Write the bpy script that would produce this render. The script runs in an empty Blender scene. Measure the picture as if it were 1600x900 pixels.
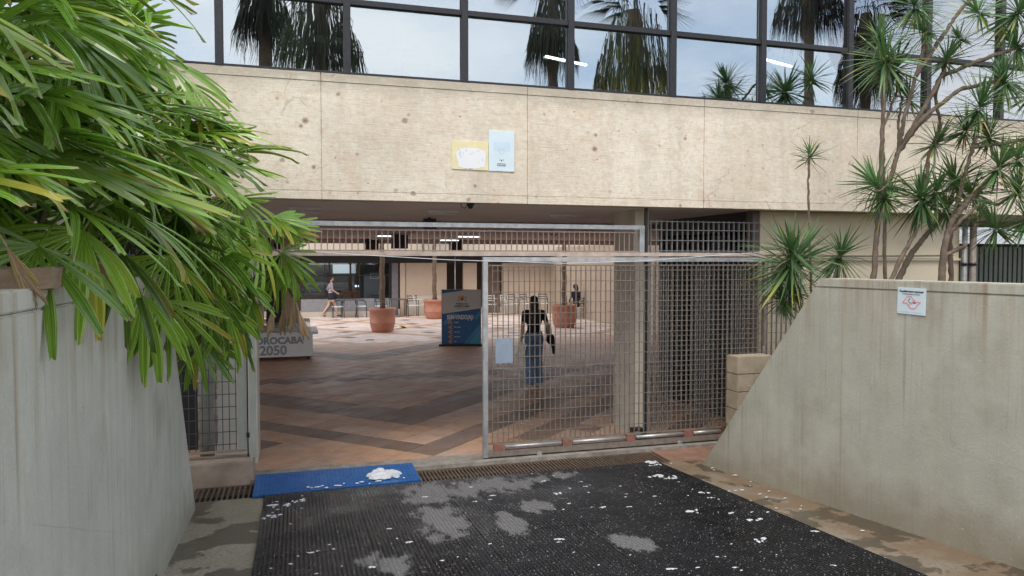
import bpy, bmesh, math, random
from mathutils import Vector, Matrix, noise as mnoise
R = math.radians
rnd = random.Random(7)
S = bpy.context.scene
C = S.collection

# ------------------------------------------------------------------ camera
F_PX, YAW, CAM_H, HOR = 1150.0, R(16.5), 2.3, 407.0
PITCH = math.atan((450 - HOR) / F_PX)
cam = bpy.data.cameras.new('camera'); camo = bpy.data.objects.new('camera', cam); C.objects.link(camo)
cam.sensor_width = 36; cam.lens = 36 * F_PX / 1600; cam.clip_end = 2000; cam.clip_start = 0.05
camo.location = (0, 0, CAM_H); camo.rotation_euler = (math.pi/2 - PITCH, 0, -YAW)
S.camera = camo

# ------------------------------------------------------------------ sky, sun, exposure
SUN_AZ, SUN_EL = R(205), R(56)          # compass style: 0 = +Y, clockwise
w = bpy.data.worlds.new('World'); S.world = w; w.use_nodes = True
nt = w.node_tree; nt.nodes.clear(); N = nt.nodes.new; L = nt.links.new
sky = N('ShaderNodeTexSky'); sky.sky_type = 'NISHITA'; sky.sun_disc = False
sky.sun_elevation = SUN_EL; sky.sun_rotation = SUN_AZ; sky.air_density = 1.0; sky.dust_density = 1.5
tc = N('ShaderNodeTexCoord'); mp = N('ShaderNodeMapping'); mp.inputs['Scale'].default_value = (1.2, 1.2, 3.2)
cn = N('ShaderNodeTexNoise'); cn.inputs['Scale'].default_value = 1.8; cn.inputs['Detail'].default_value = 7
cr = N('ShaderNodeValToRGB'); cr.color_ramp.elements[0].position = .36; cr.color_ramp.elements[1].position = .62
cr.color_ramp.elements[0].color = (.15, .15, .15, 1); cr.color_ramp.elements[1].color = (1, 1, 1, 1)
mx = N('ShaderNodeMix'); mx.data_type = 'RGBA'
mx.inputs['B'].default_value = (7.6, 7.8, 8.1, 1)
bg = N('ShaderNodeBackground'); bg.inputs['Strength'].default_value = 0.15
wo = N('ShaderNodeOutputWorld')
L(tc.outputs['Generated'], mp.inputs['Vector']); L(mp.outputs['Vector'], cn.inputs['Vector'])
L(cn.outputs['Fac'], cr.inputs['Fac']); L(cr.outputs['Color'], mx.inputs['Factor'])
L(sky.outputs['Color'], mx.inputs['A']); L(mx.outputs['Result'], bg.inputs['Color']); L(bg.outputs[0], wo.inputs[0])
sl = bpy.data.lights.new('sun', 'SUN'); so = bpy.data.objects.new('sun', sl); C.objects.link(so)
sl.energy = 0.9; sl.angle = R(20); sl.color = (1, .95, .87)
sd = Vector((math.sin(SUN_AZ)*math.cos(SUN_EL), math.cos(SUN_AZ)*math.cos(SUN_EL), math.sin(SUN_EL)))
so.rotation_euler = sd.to_track_quat('Z', 'Y').to_euler(); so.location = sd * 60
vs = S.view_settings; vs.view_transform = 'Standard'; vs.look = 'None'; vs.gamma = 1; vs.exposure = 0.8
try: vs.use_curve_mapping = False
except Exception: pass
S.cycles.use_denoising = True
S.cycles.max_bounces = 12; S.cycles.diffuse_bounces = 8; S.cycles.transparent_max_bounces = 24

# ------------------------------------------------------------------ helpers
_F = Vector((math.sin(YAW)*math.cos(PITCH), math.cos(YAW)*math.cos(PITCH), -math.sin(PITCH)))
_R = Vector((math.cos(YAW), -math.sin(YAW), 0)); _U = _R.cross(_F)
def ray(x, y): return _F + _R*((x-800)/F_PX) + _U*((450-y)/F_PX)
def at(x, y, Y): r = ray(x, y); return Vector((0, 0, CAM_H)) + r*(Y/r.y)
def atz(x, y, z=0.0): r = ray(x, y); return Vector((0, 0, CAM_H)) + r*((z-CAM_H)/r.z)
def ramp_z(Y): return -0.04 + 0.062*(8.0-Y)

def link(o, parent=None):
    C.objects.link(o)
    if parent is not None: o.parent = parent
    return o
def tag(o, label=None, cat=None, group=None, kind=None):
    if label: o['label'] = label
    if cat: o['category'] = cat
    if group: o['group'] = group
    if kind: o['kind'] = kind
    return o
def empty(name, loc=(0,0,0), label=None, cat=None, group=None, rz=0):
    o = bpy.data.objects.new(name, None); C.objects.link(o); o.location = loc; o.rotation_euler.z = rz
    o.empty_display_size = .1
    return tag(o, label, cat, group)
def child(name, me, parent, loc=(0,0,0), rot=(0,0,0), scale=(1,1,1)):
    o = bpy.data.objects.new(name, me); C.objects.link(o); o.parent = parent
    o.location = loc; o.rotation_euler = rot; o.scale = scale
    return o
def copy_tree(o, parent=None):
    c = o.copy(); C.objects.link(c); c.parent = parent
    for ch in [x for x in o.children]: copy_tree(ch, c)
    return c

class MB:
    def __init__(s): s.v = []; s.f = []; s.mi = []; s.sm = []
    def add(s, vs, fs, m=0, smooth=False):
        b = len(s.v); s.v += [tuple(x) for x in vs]
        for f in fs: s.f.append(tuple(i+b for i in f)); s.mi.append(m); s.sm.append(smooth)
        return s
    def box(s, x0, x1, y0, y1, z0, z1, m=0):
        vs = [(x,y,z) for z in (z0,z1) for y in (y0,y1) for x in (x0,x1)]
        return s.add(vs, [(0,2,3,1),(4,5,7,6),(0,1,5,4),(2,6,7,3),(0,4,6,2),(1,3,7,5)], m)
    def cbox(s, c, h, m=0): return s.box(c[0]-h[0],c[0]+h[0],c[1]-h[1],c[1]+h[1],c[2]-h[2],c[2]+h[2],m)
    def prism(s, pts, vec, m=0):
        n = len(pts); v = Vector(vec)
        vs = [Vector(p) for p in pts] + [Vector(p)+v for p in pts]
        return s.add(vs, [tuple(range(n))[::-1], tuple(range(n,2*n))] + [(i,(i+1)%n,n+(i+1)%n,n+i) for i in range(n)], m)
    def tube(s, pts, r, n=8, m=0, smooth=True, cap=True):
        pts = [Vector(p) for p in pts]
        rs = r if isinstance(r, (list,tuple)) else [r]*len(pts)
        vs = []; up = Vector((.13,.31,.94))
        prev = None
        for i,p in enumerate(pts):
            d = (pts[min(i+1,len(pts)-1)] - pts[max(i-1,0)]).normalized()
            if prev is None:
                a = d.cross(up)
                if a.length < .05: a = d.cross(Vector((1,0,0)))
                a.normalize()
            else:
                a = (prev - d*prev.dot(d)).normalized()
            prev = a; b = d.cross(a)
            for k in range(n):
                t = 2*math.pi*k/n; vs.append(p + (a*math.cos(t)+b*math.sin(t))*rs[i])
        fs = []
        for i in range(len(pts)-1):
            for k in range(n): fs.append((i*n+k, i*n+(k+1)%n, (i+1)*n+(k+1)%n, (i+1)*n+k))
        s.add(vs, fs, m, smooth)
        if cap:
            b = len(s.v) - len(vs)
            s.f.append(tuple(b+k for k in range(n))[::-1]); s.mi.append(m); s.sm.append(False)
            s.f.append(tuple(b+(len(pts)-1)*n+k for k in range(n))); s.mi.append(m); s.sm.append(False)
        return s
    def lathe(s, prof, n=28, c=(0,0,0), m=0):
        vs = [(c[0]+r*math.cos(2*math.pi*k/n), c[1]+r*math.sin(2*math.pi*k/n), c[2]+z) for r,z in prof for k in range(n)]
        fs = [(i*n+k, i*n+(k+1)%n, (i+1)*n+(k+1)%n, (i+1)*n+k) for i in range(len(prof)-1) for k in range(n)]
        return s.add(vs, fs, m, True)
    def ell(s, c, r, m=0, nu=14, nv=9, rot=None):
        vs = []; c = Vector(c)
        for j in range(nv+1):
            ph = math.pi*j/nv
            for i in range(nu):
                th = 2*math.pi*i/nu
                v = Vector((r[0]*math.sin(ph)*math.cos(th), r[1]*math.sin(ph)*math.sin(th), r[2]*math.cos(ph)))
                if rot is not None: v = rot @ v
                vs.append(c+v)
        fs = [(j*nu+i, (j+1)*nu+i, (j+1)*nu+(i+1)%nu, j*nu+(i+1)%nu) for j in range(nv) for i in range(nu)]
        return s.add(vs, fs, m, True)
    def mesh(s, name, mats):
        me = bpy.data.meshes.new(name); me.from_pydata(s.v, [], s.f)
        if not isinstance(mats, (list,tuple)): mats = [mats]
        for m in mats: me.materials.append(m)
        me.polygons.foreach_set('material_index', s.mi); me.polygons.foreach_set('use_smooth', s.sm)
        me.validate(); me.update(); return me
    def build(s, name, mats, parent=None):
        return link(bpy.data.objects.new(name, s.mesh(name, mats)), parent)

def bar_mesh(name, hx, hy, hz, mat): return MB().cbox((0,0,0),(hx,hy,hz)).mesh(name, mat)

# ------------------------------------------------------------------ materials
def newmat(name):
    m = bpy.data.materials.new(name); m.use_nodes = True
    t = m.node_tree; p = t.nodes['Principled BSDF']
    return m, t, p
def setp(p, col=None, rough=None, metal=None, spec=None):
    if col is not None: p.inputs['Base Color'].default_value = (*col, 1)
    if rough is not None: p.inputs['Roughness'].default_value = rough
    if metal is not None: p.inputs['Metallic'].default_value = metal
    if spec is not None: p.inputs['Specular IOR Level'].default_value = spec
class NT:
    """small node builder on one material"""
    def __init__(s, t): s.t = t; g = t.nodes.new('ShaderNodeNewGeometry'); s.pos = g.outputs['Position']
    def n(s, k): return s.t.nodes.new(k)
    def l(s, a, b): s.t.links.new(a, b)
    def map(s, scale, loc=(0,0,0), vec=None):
        m = s.n('ShaderNodeMapping'); m.inputs['Scale'].default_value = scale; m.inputs['Location'].default_value = loc
        s.l(vec or s.pos, m.inputs['Vector']); return m.outputs['Vector']
    def noise(s, scale, detail=4, rough=.55, vec=None, dist=0):
        n = s.n('ShaderNodeTexNoise'); n.inputs['Scale'].default_value = scale; n.inputs['Detail'].default_value = detail
        n.inputs['Roughness'].default_value = rough; n.inputs['Distortion'].default_value = dist
        s.l(vec or s.pos, n.inputs['Vector']); return n.outputs['Fac']
    def vor(s, scale, vec=None, out='Distance', feat='F1'):
        n = s.n('ShaderNodeTexVoronoi'); n.inputs['Scale'].default_value = scale; n.feature = feat
        s.l(vec or s.pos, n.inputs['Vector']); return n.outputs[out]
    def ramp(s, fac, a, b, ca=0.0, cb=1.0):
        n = s.n('ShaderNodeMapRange'); n.inputs['From Min'].default_value = a; n.inputs['From Max'].default_value = b
        n.inputs['To Min'].default_value = ca; n.inputs['To Max'].default_value = cb; n.clamp = True
        s.l(fac, n.inputs['Value']); return n.outputs['Result']
    def math(s, op, a, b=None):
        n = s.n('ShaderNodeMath'); n.operation = op
        for i, v in enumerate((a, b)):
            if v is None: continue
            if isinstance(v, (int,float)): n.inputs[i].default_value = v
            else: s.l(v, n.inputs[i])
        return n.outputs[0]
    def mix(s, fac, a, b, blend='MIX'):
        n = s.n('ShaderNodeMix'); n.data_type = 'RGBA'; n.blend_type = blend
        if isinstance(fac, (int,float)): n.inputs['Factor'].default_value = fac
        else: s.l(fac, n.inputs['Factor'])
        for k, v in (('A', a), ('B', b)):
            if isinstance(v, tuple): n.inputs[k].default_value = (*v, 1)
            else: s.l(v, n.inputs[k])
        return n.outputs['Result']
    def bump(s, p, h, strength=.3, dist=.01):
        b = s.n('ShaderNodeBump'); b.inputs['Strength'].default_value = strength; b.inputs['Distance'].default_value = dist
        s.l(h, b.inputs['Height']); s.l(b.outputs['Normal'], p.inputs['Normal'])
def dark(c, k): return tuple(x*k for x in c)

def simple(name, col, rough=.6, metal=0.0, spec=.5, var=.18, scale=6, fine=60, bump=.15, rand=0.0):
    m, t, p = newmat(name); setp(p, col, rough, metal, spec); b = NT(t)
    n1 = b.noise(scale, 5); n2 = b.noise(fine, 3)
    c = b.mix(b.ramp(n1, .3, .7), dark(col, 1-var), tuple(min(1, x*(1+var*.6)) for x in col))
    c = b.mix(b.ramp(n2, .35, .75, 0, var*.9), c, dark(col, .6))
    if rand:
        oi = b.n('ShaderNodeObjectInfo')
        hv = b.n('ShaderNodeHueSaturation'); b.l(c, hv.inputs['Color'])
        b.l(b.ramp(oi.outputs['Random'], 0, 1, 1-rand, 1+rand), hv.inputs['Value']); c = hv.outputs['Color']
    b.l(c, p.inputs['Base Color'])
    b.l(b.ramp(n2, .2, .8, max(0,rough-.08), min(1,rough+.1)), p.inputs['Roughness'])
    if bump: b.bump(p, n2, bump, .004)
    return m

def board_concrete():
    m, t, p = newmat('board_marked_concrete'); setp(p, rough=.85, spec=.3); b = NT(t)
    big = b.noise(.8, 4); mid = b.noise(3.2, 5); grain = b.noise(3, 6, .65, b.map((1.5, 1, 26)))
    c = b.mix(b.ramp(big, .35, .65), (.70,.605,.475), (.82,.735,.60))
    c = b.mix(b.ramp(mid, .52, .72, 0, .45), c, (.60,.44,.31))
    c = b.mix(b.ramp(b.noise(1.6, 6, .6, b.map((1,1,.6),(4,0,2))), .5, .68, 0, .35), c, (.55,.48,.38))
    c = b.mix(b.ramp(grain, .52, .74, 0, .28), c, (.45,.37,.27))
    mot = b.noise(6.5, 7, .68, b.map((1,1,1.3),(9,0,4))); c = b.mix(b.ramp(mot, .50, .66, 0, .42), c, (.62,.47,.33)); c = b.mix(b.ramp(mot, .34, .46, .45, 0), c, (.80,.75,.65))
    grey = b.noise(2.3, 6, .62, b.map((1,1,.9),(3,0,8))); c = b.mix(b.ramp(grey, .56, .68, 0, .3), c, (.50,.44,.36))
    kv = b.map((1, 1, 1.15), (0, 0, .3))
    d1 = b.vor(2.1, kv); rn = b.noise(30, 3)
    knot = b.math('MULTIPLY', b.ramp(b.math('ADD', d1, b.math('MULTIPLY', rn, .05)), .075, .115, 1, 0), .85)
    c = b.mix(knot, c, (.30,.22,.16))
    k2 = b.ramp(b.math('ADD', b.vor(4.1, b.map((1,1,1),(1.7,0,.9))), b.math('MULTIPLY', rn, .10)), .10, .17, 1, 0); c = b.mix(b.math('MULTIPLY', k2, b.ramp(b.noise(1.7,2), .38, .5, 0, .85)), c, (.34,.23,.16))
    d2 = b.vor(2.1, kv); core = b.ramp(d2, .012, .03, 1, 0); c = b.mix(core, c, (.10,.07,.05)); d3 = b.ramp(b.vor(4.1, b.map((1,1,1),(1.7,0,.9))), .02, .045, 1, 0); c = b.mix(b.math('MULTIPLY', d3, .8), c, (.16,.11,.08))
    pits = b.ramp(b.math('ADD', b.vor(11, b.map((1,1,.8))), b.math('MULTIPLY', b.noise(40,2), .12)), .11, .20, 1, 0); pitm = b.math('MULTIPLY', pits, b.ramp(b.noise(3.2,4), .50, .62))
    c = b.mix(b.math('MULTIPLY', pitm, .85), c, (.20,.15,.11))
    fl = b.ramp(b.noise(70, 3), .58, .74, 0, .5); c = b.mix(fl, c, (.36,.28,.2))
    st = b.ramp(b.noise(2.2, 5, .6, b.map((2.6, 1, .22))), .54, .74, 0, .22); c = b.mix(st, c, (.36,.30,.22))
    sx = b.n('ShaderNodeSeparateXYZ'); b.l(b.pos, sx.inputs[0])
    tz = b.math('ADD', sx.outputs['Z'], b.math('MULTIPLY', b.math('SUBTRACT', b.noise(4,5), .5), .30))
    c = b.mix(b.ramp(tz, 4.02, 4.22, 0, .6), c, (.33,.29,.23))
    wv = b.n('ShaderNodeVectorMath'); wv.operation = 'ADD'; nz = b.n('ShaderNodeTexNoise'); nz.inputs['Scale'].default_value = 5; nz.inputs['Detail'].default_value = 4; b.l(b.pos, nz.inputs['Vector'])
    sc_ = b.n('ShaderNodeVectorMath'); sc_.operation = 'SCALE'; sc_.inputs['Scale'].default_value = .22; b.l(nz.outputs['Color'], sc_.inputs[0]); b.l(b.pos, wv.inputs[0]); b.l(sc_.outputs[0], wv.inputs[1])
    ck = b.ramp(b.vor(1.5, b.map((.7,.1,2.6), vec=wv.outputs[0]), feat='DISTANCE_TO_EDGE'), .003, .012, 1, 0)
    ckm = b.math('MULTIPLY', ck, b.ramp(b.noise(2.1,3), .52, .62, 0, .36)); c = b.mix(ckm, c, (.26,.20,.15))
    md2 = b.noise(15, 6, .7, b.map((1,1,1.6))); c = b.mix(b.ramp(md2, .50, .64, 0, .38), c, (.50,.40,.29)); c = b.mix(b.ramp(md2, .34, .46, .3, 0), c, (.84,.78,.68))
    sp2 = b.ramp(b.noise(130, 2), .60, .70, 0, .5); c = b.mix(sp2, c, (.42,.33,.24))
    b.l(c, p.inputs['Base Color'])
    h = b.math('SUBTRACT', b.math('ADD', b.math('MULTIPLY', grain, .7), b.math('MULTIPLY', b.noise(22,5), .5)), b.math('ADD', b.math('MULTIPLY', pitm, .8), b.math('MULTIPLY', knot, .5)))
    b.bump(p, h, .55, .012); return m

def painted_wall(name, base, stain):
    m, t, p = newmat(name); setp(p, rough=.8, spec=.3); b = NT(t)
    big = b.noise(.9, 4); streak = b.noise(2.4, 6, .6, b.map((3.4, 3.4, .16))); fs = b.noise(3.5, 5, .6, b.map((9, 9, .2), (3,1,0)))
    c = b.mix(b.ramp(big, .3, .7), dark(base, .88), tuple(x*1.06 for x in base))
    c = b.mix(b.ramp(streak, .5, .74, 0, .36), c, dark(stain, .95))
    mot = b.noise(4.2, 7, .66, b.map((1,1,.85),(2,8,3))); c = b.mix(b.ramp(mot, .50, .68, 0, .38), c, dark(base, .74)); c = b.mix(b.ramp(mot, .32, .45, .35, 0), c, tuple(min(1,x*1.18) for x in base))
    c = b.mix(b.math('MULTIPLY', b.ramp(fs, .57, .72, 0, .75), b.ramp(b.noise(1.1,3), .40, .60)), c, dark(stain, .55))
    c = b.mix(b.math('MULTIPLY', b.ramp(b.noise(1.3, 5, .6, b.map((1,1,.8),(5,2,1))), .50, .66, 0, .5), b.ramp(b.noise(2.5,3), .35, .6)), c, dark(stain, .62))
    c = b.mix(b.ramp(b.noise(2.0, 5, .65, b.map((4.2,4.2,.10),(1,6,0))), .63, .76, 0, .5), c, (.33,.22,.12))
    # dirt splash near the ground and rust tone at the top edge: weathering with a shape of its own
    sz = b.n('ShaderNodeSeparateXYZ'); b.l(b.pos, sz.inputs[0])
    hgt = b.math('ADD', sz.outputs['Z'], b.math('MULTIPLY', b.math('SUBTRACT', b.noise(3.5, 5), .5), .5))
    low = b.ramp(b.math('ADD', hgt, b.math('MULTIPLY', sz.outputs['Y'], .062)), .50, .86, .6, 0)
    c = b.mix(low, c, dark(stain, .62))
    top = b.math('MULTIPLY', b.ramp(b.math('ADD', hgt, 0), 1.45, 2.25, 0, .85), b.ramp(b.noise(2.6, 6, .6, b.map((4.5,4.5,.14),(8,3,0))), .46, .68)); c = b.mix(top, c, (.30,.20,.11))
    chips = b.ramp(b.vor(7.0), .03, .06, 1, 0); chm = b.math('MULTIPLY', chips, b.ramp(b.noise(3,2), .5, .6)); c = b.mix(b.math('MULTIPLY',chm,.55), c, (.22,.18,.13))
    sp = b.ramp(b.noise(95, 2), .62, .72, 0, .3); c = b.mix(sp, c, dark(base, .62))
    ws = b.ramp(b.noise(60, 2, .5, b.map((1,1,1),(7,7,7))), .68, .74, 0, .45); c = b.mix(ws, c, (.7,.69,.64))
    b.l(c, p.inputs['Base Color'])
    b.bump(p, b.math('SUBTRACT', b.math('ADD', b.noise(5,4), b.math('MULTIPLY', b.noise(48,4), .5)), b.math('MULTIPLY', chm, .4)), .4, .012); return m

def tile_mat(name, col, rnda):
    m, t, p = newmat(name); setp(p, rough=.5, spec=.45); b = NT(t)
    oi = b.n('ShaderNodeObjectInfo')
    n = b.noise(5, 5); fn = b.noise(170, 2); at_ = b.n('ShaderNodeAttribute'); at_.attribute_name = 'tone'
    c = b.mix(b.ramp(n, .3, .7), dark(col, .82), tuple(x*1.14 for x in col))
    c = b.mix(b.ramp(fn, .45, .7, 0, .45), c, dark(col, .55))
    hv = b.n('ShaderNodeHueSaturation'); b.l(c, hv.inputs['Color'])
    r = b.math('ADD', oi.outputs['Random'], at_.outputs['Fac'])
    b.l(b.ramp(r, 0, 1, 1-rnda, 1+rnda), hv.inputs['Value'])
    b.l(b.ramp(b.math('FRACT', b.math('MULTIPLY', r, 7.3)), 0, 1, .8, 1.1), hv.inputs['Saturation'])
    b.l(hv.outputs['Color'], p.inputs['Base Color'])
    b.l(b.ramp(b.noise(2.2,4), .3, .7, .38, .62), p.inputs['Roughness'])
    b.bump(p, fn, .25, .003); return m

def ramp_mat():
    m, t, p = newmat('wet_ramp_concrete'); setp(p, spec=.5); b = NT(t)
    n = b.noise(1.5, 6); f = b.noise(45, 4)
    c = b.mix(b.ramp(n, .3, .7), (.28,.245,.19), (.38,.335,.27))
    c = b.mix(b.ramp(f, .42, .72, 0, .6), c, (.10,.08,.06))
    sx = b.n('ShaderNodeSeparateXYZ'); b.l(b.pos, sx.inputs[0])
    moss = b.ramp(b.math('ADD', b.math('MULTIPLY', sx.outputs['Y'], .16), b.noise(2.4,5)), 1.35, 1.75, 0, .35); c = b.mix(moss, c, (.15,.15,.08))
    ochre = b.ramp(b.math('ADD', b.math('MULTIPLY', sx.outputs['X'], .25), b.noise(3.0,5)), 1.25, 1.6, 0, .85); c = b.mix(ochre, c, (.17,.11,.06))
    wet = b.ramp(b.noise(1.9, 5, .6, b.map((1,1,1),(2.3,.4,0))), .505, .53); c = b.mix(b.math('MULTIPLY', wet, .7), c, (.05,.042,.03))
    b.l(c, p.inputs['Base Color']); b.l(b.ramp(wet, 0, 1, .8, .28), p.inputs['Roughness'])
    b.bump(p, b.math('ADD', f, b.noise(9,4)), .4, .008); return m

def rubber_mat_mat():
    m, t, p = newmat('wet_black_rubber'); setp(p, (.016,.016,.017), .4, 0, .30); b = NT(t)
    n = b.noise(6, 4); c = b.mix(b.ramp(n, .3, .7), (.007,.007,.008), (.018,.018,.019))
    wob = b.math('MULTIPLY', b.math('SUBTRACT', b.noise(1.6, 7, .72, b.map((3.2,1.5,1))), .5), 4.2)
    msk = None
    for (x, y, rx, ry) in ((1.33,7.0,.36,.46),(1.98,7.12,.46,.36),(1.16,6.05,.22,.62),(2.05,6.25,.17,.22),(1.72,5.75,.13,.35),(.62,5.2,.2,.22),(2.45,5.0,.14,.2),(2.72,7.28,.16,.16)):
        d = b.n('ShaderNodeVectorMath'); d.operation = 'LENGTH'
        b.l(b.map((1/rx, 1/ry, 0), (-x/rx, -y/ry, 0)), d.inputs[0])
        k = b.ramp(b.math('ADD', d.outputs['Value'], wob), .70, 1.02, 1, 0)
        msk = k if msk is None else b.math('MAXIMUM', msk, k)
    fine = b.noise(120, 2)
    msk = b.math('MULTIPLY', msk, b.ramp(fine, .3, .6, .55, 1))
    glint = b.ramp(b.noise(46, 3, .5, b.map((1.6,1,1))), .63, .69, 0, .5)  # glints on the stud tops painted as pale specks
    c = b.mix(b.math('MULTIPLY', msk, .55), c, (.30,.29,.29)); c = b.mix(glint, c, (.45,.45,.45))
    b.l(c, p.inputs['Base Color']); b.l(b.math('ADD', b.ramp(b.noise(1.3,5), .35, .65, .14, .5), b.math('MULTIPLY', msk, .35)), p.inputs['Roughness'])
    return m

def leaf_mat(name, c1, c2, brown, rough=.36, trans=.22, rv=.35, tip=.9):
    m, t, p = newmat(name); setp(p, rough=rough, spec=.7); b = NT(t)
    a = b.n('ShaderNodeAttribute'); a.attribute_name = 't'; u = b.n('ShaderNodeAttribute'); u.attribute_name = 'u'
    oi = b.n('ShaderNodeObjectInfo')
    k = b.n('ShaderNodeAttribute'); k.attribute_name = 'k'
    rr = b.math('FRACT', b.math('ADD', b.math('MULTIPLY', oi.outputs['Random'], 3.7), k.outputs['Fac']))
    c = b.mix(rr, c1, c2)
    st = b.n('ShaderNodeMath'); st.operation = 'SINE'; b.l(b.math('MULTIPLY', u.outputs['Fac'], 40), st.inputs[0])
    c = b.mix(b.ramp(st.outputs[0], 0, 1, 0, .3), c, tuple(min(1,x*1.9) for x in c2))
    yel = b.math('MULTIPLY', b.ramp(b.math('FRACT', b.math('MULTIPLY', rr, 5.3)), .80, .92), b.ramp(a.outputs['Fac'], .25, .8, 0, .85))
    c = b.mix(yel, c, (.42,.36,.05))
    tt = b.math('ADD', a.outputs['Fac'], b.math('MULTIPLY', b.math('SUBTRACT', b.noise(14,3), .5), .35))
    c = b.mix(b.ramp(tt, tip, tip+.07), c, brown)
    hv = b.n('ShaderNodeHueSaturation'); b.l(c, hv.inputs['Color']); b.l(b.ramp(oi.outputs['Random'], 0, 1, 1-rv, 1+rv), hv.inputs['Value'])
    c = hv.outputs['Color']; b.l(c, p.inputs['Base Color'])
    tr = b.n('ShaderNodeBsdfTranslucent'); b.l(c, tr.inputs['Color'])
    ms = b.n('ShaderNodeMixShader'); ms.inputs[0].default_value = trans
    out = t.nodes['Material Output']; b.l(p.outputs[0], ms.inputs[1]); b.l(tr.outputs[0], ms.inputs[2]); b.l(ms.outputs[0], out.inputs[0])
    return m

def glass_mat(name, refl, tint, warp=.0):
    m, t, p = newmat(name); b = NT(t); t.nodes.remove(p)
    g = b.n('ShaderNodeBsdfGlossy'); g.inputs['Roughness'].default_value = 0.0; g.inputs['Color'].default_value = (.90,.93,.97,1)
    tr = b.n('ShaderNodeBsdfTransparent'); tr.inputs['Color'].default_value = (*tint,1)
    ms = b.n('ShaderNodeMixShader'); fr = b.n('ShaderNodeFresnel'); fr.inputs['IOR'].default_value = 1.5
    b.l(b.ramp(fr.outputs[0], 0.04, 1, refl, 1), ms.inputs[0])
    if warp:
        bp = b.n('ShaderNodeBump'); bp.inputs['Strength'].default_value = warp; bp.inputs['Distance'].default_value = .02
        b.l(b.noise(1.7, 2), bp.inputs['Height']); b.l(bp.outputs[0], g.inputs['Normal'])
    b.l(tr.outputs[0], ms.inputs[1]); b.l(g.outputs[0], ms.inputs[2]); b.l(ms.outputs[0], t.nodes['Material Output'].inputs[0])
    return m
def emit(name, col, st):
    m, t, p = newmat(name); setp(p, (.8,.8,.8), .5)
    p.inputs['Emission Color'].default_value = (*col,1); p.inputs['Emission Strength'].default_value = st
    return m

K = {}
K['beam'] = board_concrete()
K['wallL'] = painted_wall('grey_green_painted_concrete', (.50,.505,.44), (.36,.345,.26))
K['wallR'] = painted_wall('warm_grey_painted_concrete', (.475,.455,.38), (.38,.32,.21))
K['cream'] = simple('cream_render', (.62,.53,.38), .8, var=.12, scale=2, fine=50)
K['ceil'] = simple('grey_ceiling_paint', (.82,.78,.76), .85, var=.10, scale=1.2, fine=30)
K['ceil2'] = simple('brown_ceiling_paint', (.60,.50,.46), .8, var=.10, scale=1.0, fine=30)
K['roughedge'] = simple('rough_pale_concrete', (.46,.45,.43), .9, var=.35, scale=9, fine=50, bump=.6)
K['column'] = simple('smooth_grey_concrete', (.58,.55,.48), .75, var=.16, scale=2.5, fine=40)
K['colfront'] = simple('cream_column_paint', (.78,.70,.57), .7, var=.10, scale=3, fine=40)
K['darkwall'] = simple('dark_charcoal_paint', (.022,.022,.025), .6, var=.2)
K['frame'] = simple('dark_bronze_frame', (.035,.033,.036), .42, .4, var=.25, scale=20, fine=90)
K['glass'] = glass_mat('reflective_window_glass', .34, (.66,.72,.68), .05)
K['glass2'] = glass_mat('clear_window_glass', .10, (.75,.8,.8))
K['green'] = simple('green_paint', (.22,.36,.17), .6, var=.12)
K['ofloor'] = simple('office_grey', (.22,.22,.21), .7)
K['galv'] = simple('galvanised_steel', (.50,.50,.50), .42, .65, var=.28, scale=10, fine=70)
K['bargrey'] = simple('weathered_steel_bar', (.23,.19,.155), .55, .1, var=.3, scale=14, fine=60)
K['bargal'] = simple('grey_galvanised_bar', (.26,.255,.25), .5, .3, var=.25, scale=14, fine=60)
K['barbrown'] = simple('pinkish_brown_painted_bar', (.33,.24,.20), .55, .1, var=.2, scale=12, fine=60)
K['bardark'] = simple('dark_steel_bar', (.10,.105,.11), .45, .45, var=.25, scale=12, fine=60)
K['pipe'] = simple('pinkish_painted_track', (.52,.41,.34), .55, .1, var=.25, scale=8, fine=50)
K['rust'] = simple('rust_red_bracket', (.28,.12,.09), .7, var=.3, scale=20)
K['postpaint'] = simple('grey_green_post_paint', (.40,.40,.34), .6, var=.15, scale=6)
K['tileA'] = tile_mat('terracotta_floor_tile', (.50,.315,.215), .11)
K['tileB'] = tile_mat('dark_brown_floor_tile', (.225,.15,.115), .12)
K['tileLit'] = tile_mat('overlit_floor_tile', (.66,.53,.46), .12)  # daylight of the open court painted in as a paler tile colour
K['grout'] = simple('pale_grout', (.55,.46,.38), .9, var=.25, scale=6)
K['ramp'] = ramp_mat()
K['rubber'] = rubber_mat_mat()
K['asphalt'] = simple('street_asphalt', (.055,.055,.055), .85)
K['earth'] = simple('dry_ground', (.20,.16,.11), .95, var=.3, scale=2)
K['thresh'] = simple('worn_threshold_concrete', (.30,.27,.23), .9, var=.5, scale=7, fine=45, bump=.6)
K['plinth'] = simple('stained_plinth_concrete', (.40,.31,.24), .9, var=.3, scale=5, fine=40, bump=.4)
K['grate'] = simple('rusty_drain_iron', (.17,.12,.085), .7, .3, var=.4, scale=15)
K['void'] = simple('dark_void', (.018,.015,.012), .95)  # near-black colour stands in for the darkness inside drain pit and weep hole
K['foam'] = simple('soap_foam', (.60,.61,.63), .6, var=.04, scale=20, bump=.3)
K['black'] = simple('black_plastic', (.02,.02,.022), .45, var=.2)
K['whitep'] = simple('white_enamel', (.76,.78,.79), .45, var=.07, scale=3)
K['lampoff'] = simple('lamp_diffuser', (.88,.86,.82), .5, var=.05)
K['lampon'] = emit('lit_fluorescent_tube', (.85,.92,1), 1.3)
K['lampoffice'] = emit('bright_office_tube', (.9,.95,1), 9)
K['terra'] = simple('terracotta_plastic', (.46,.20,.13), .5, var=.14, scale=5)
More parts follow.
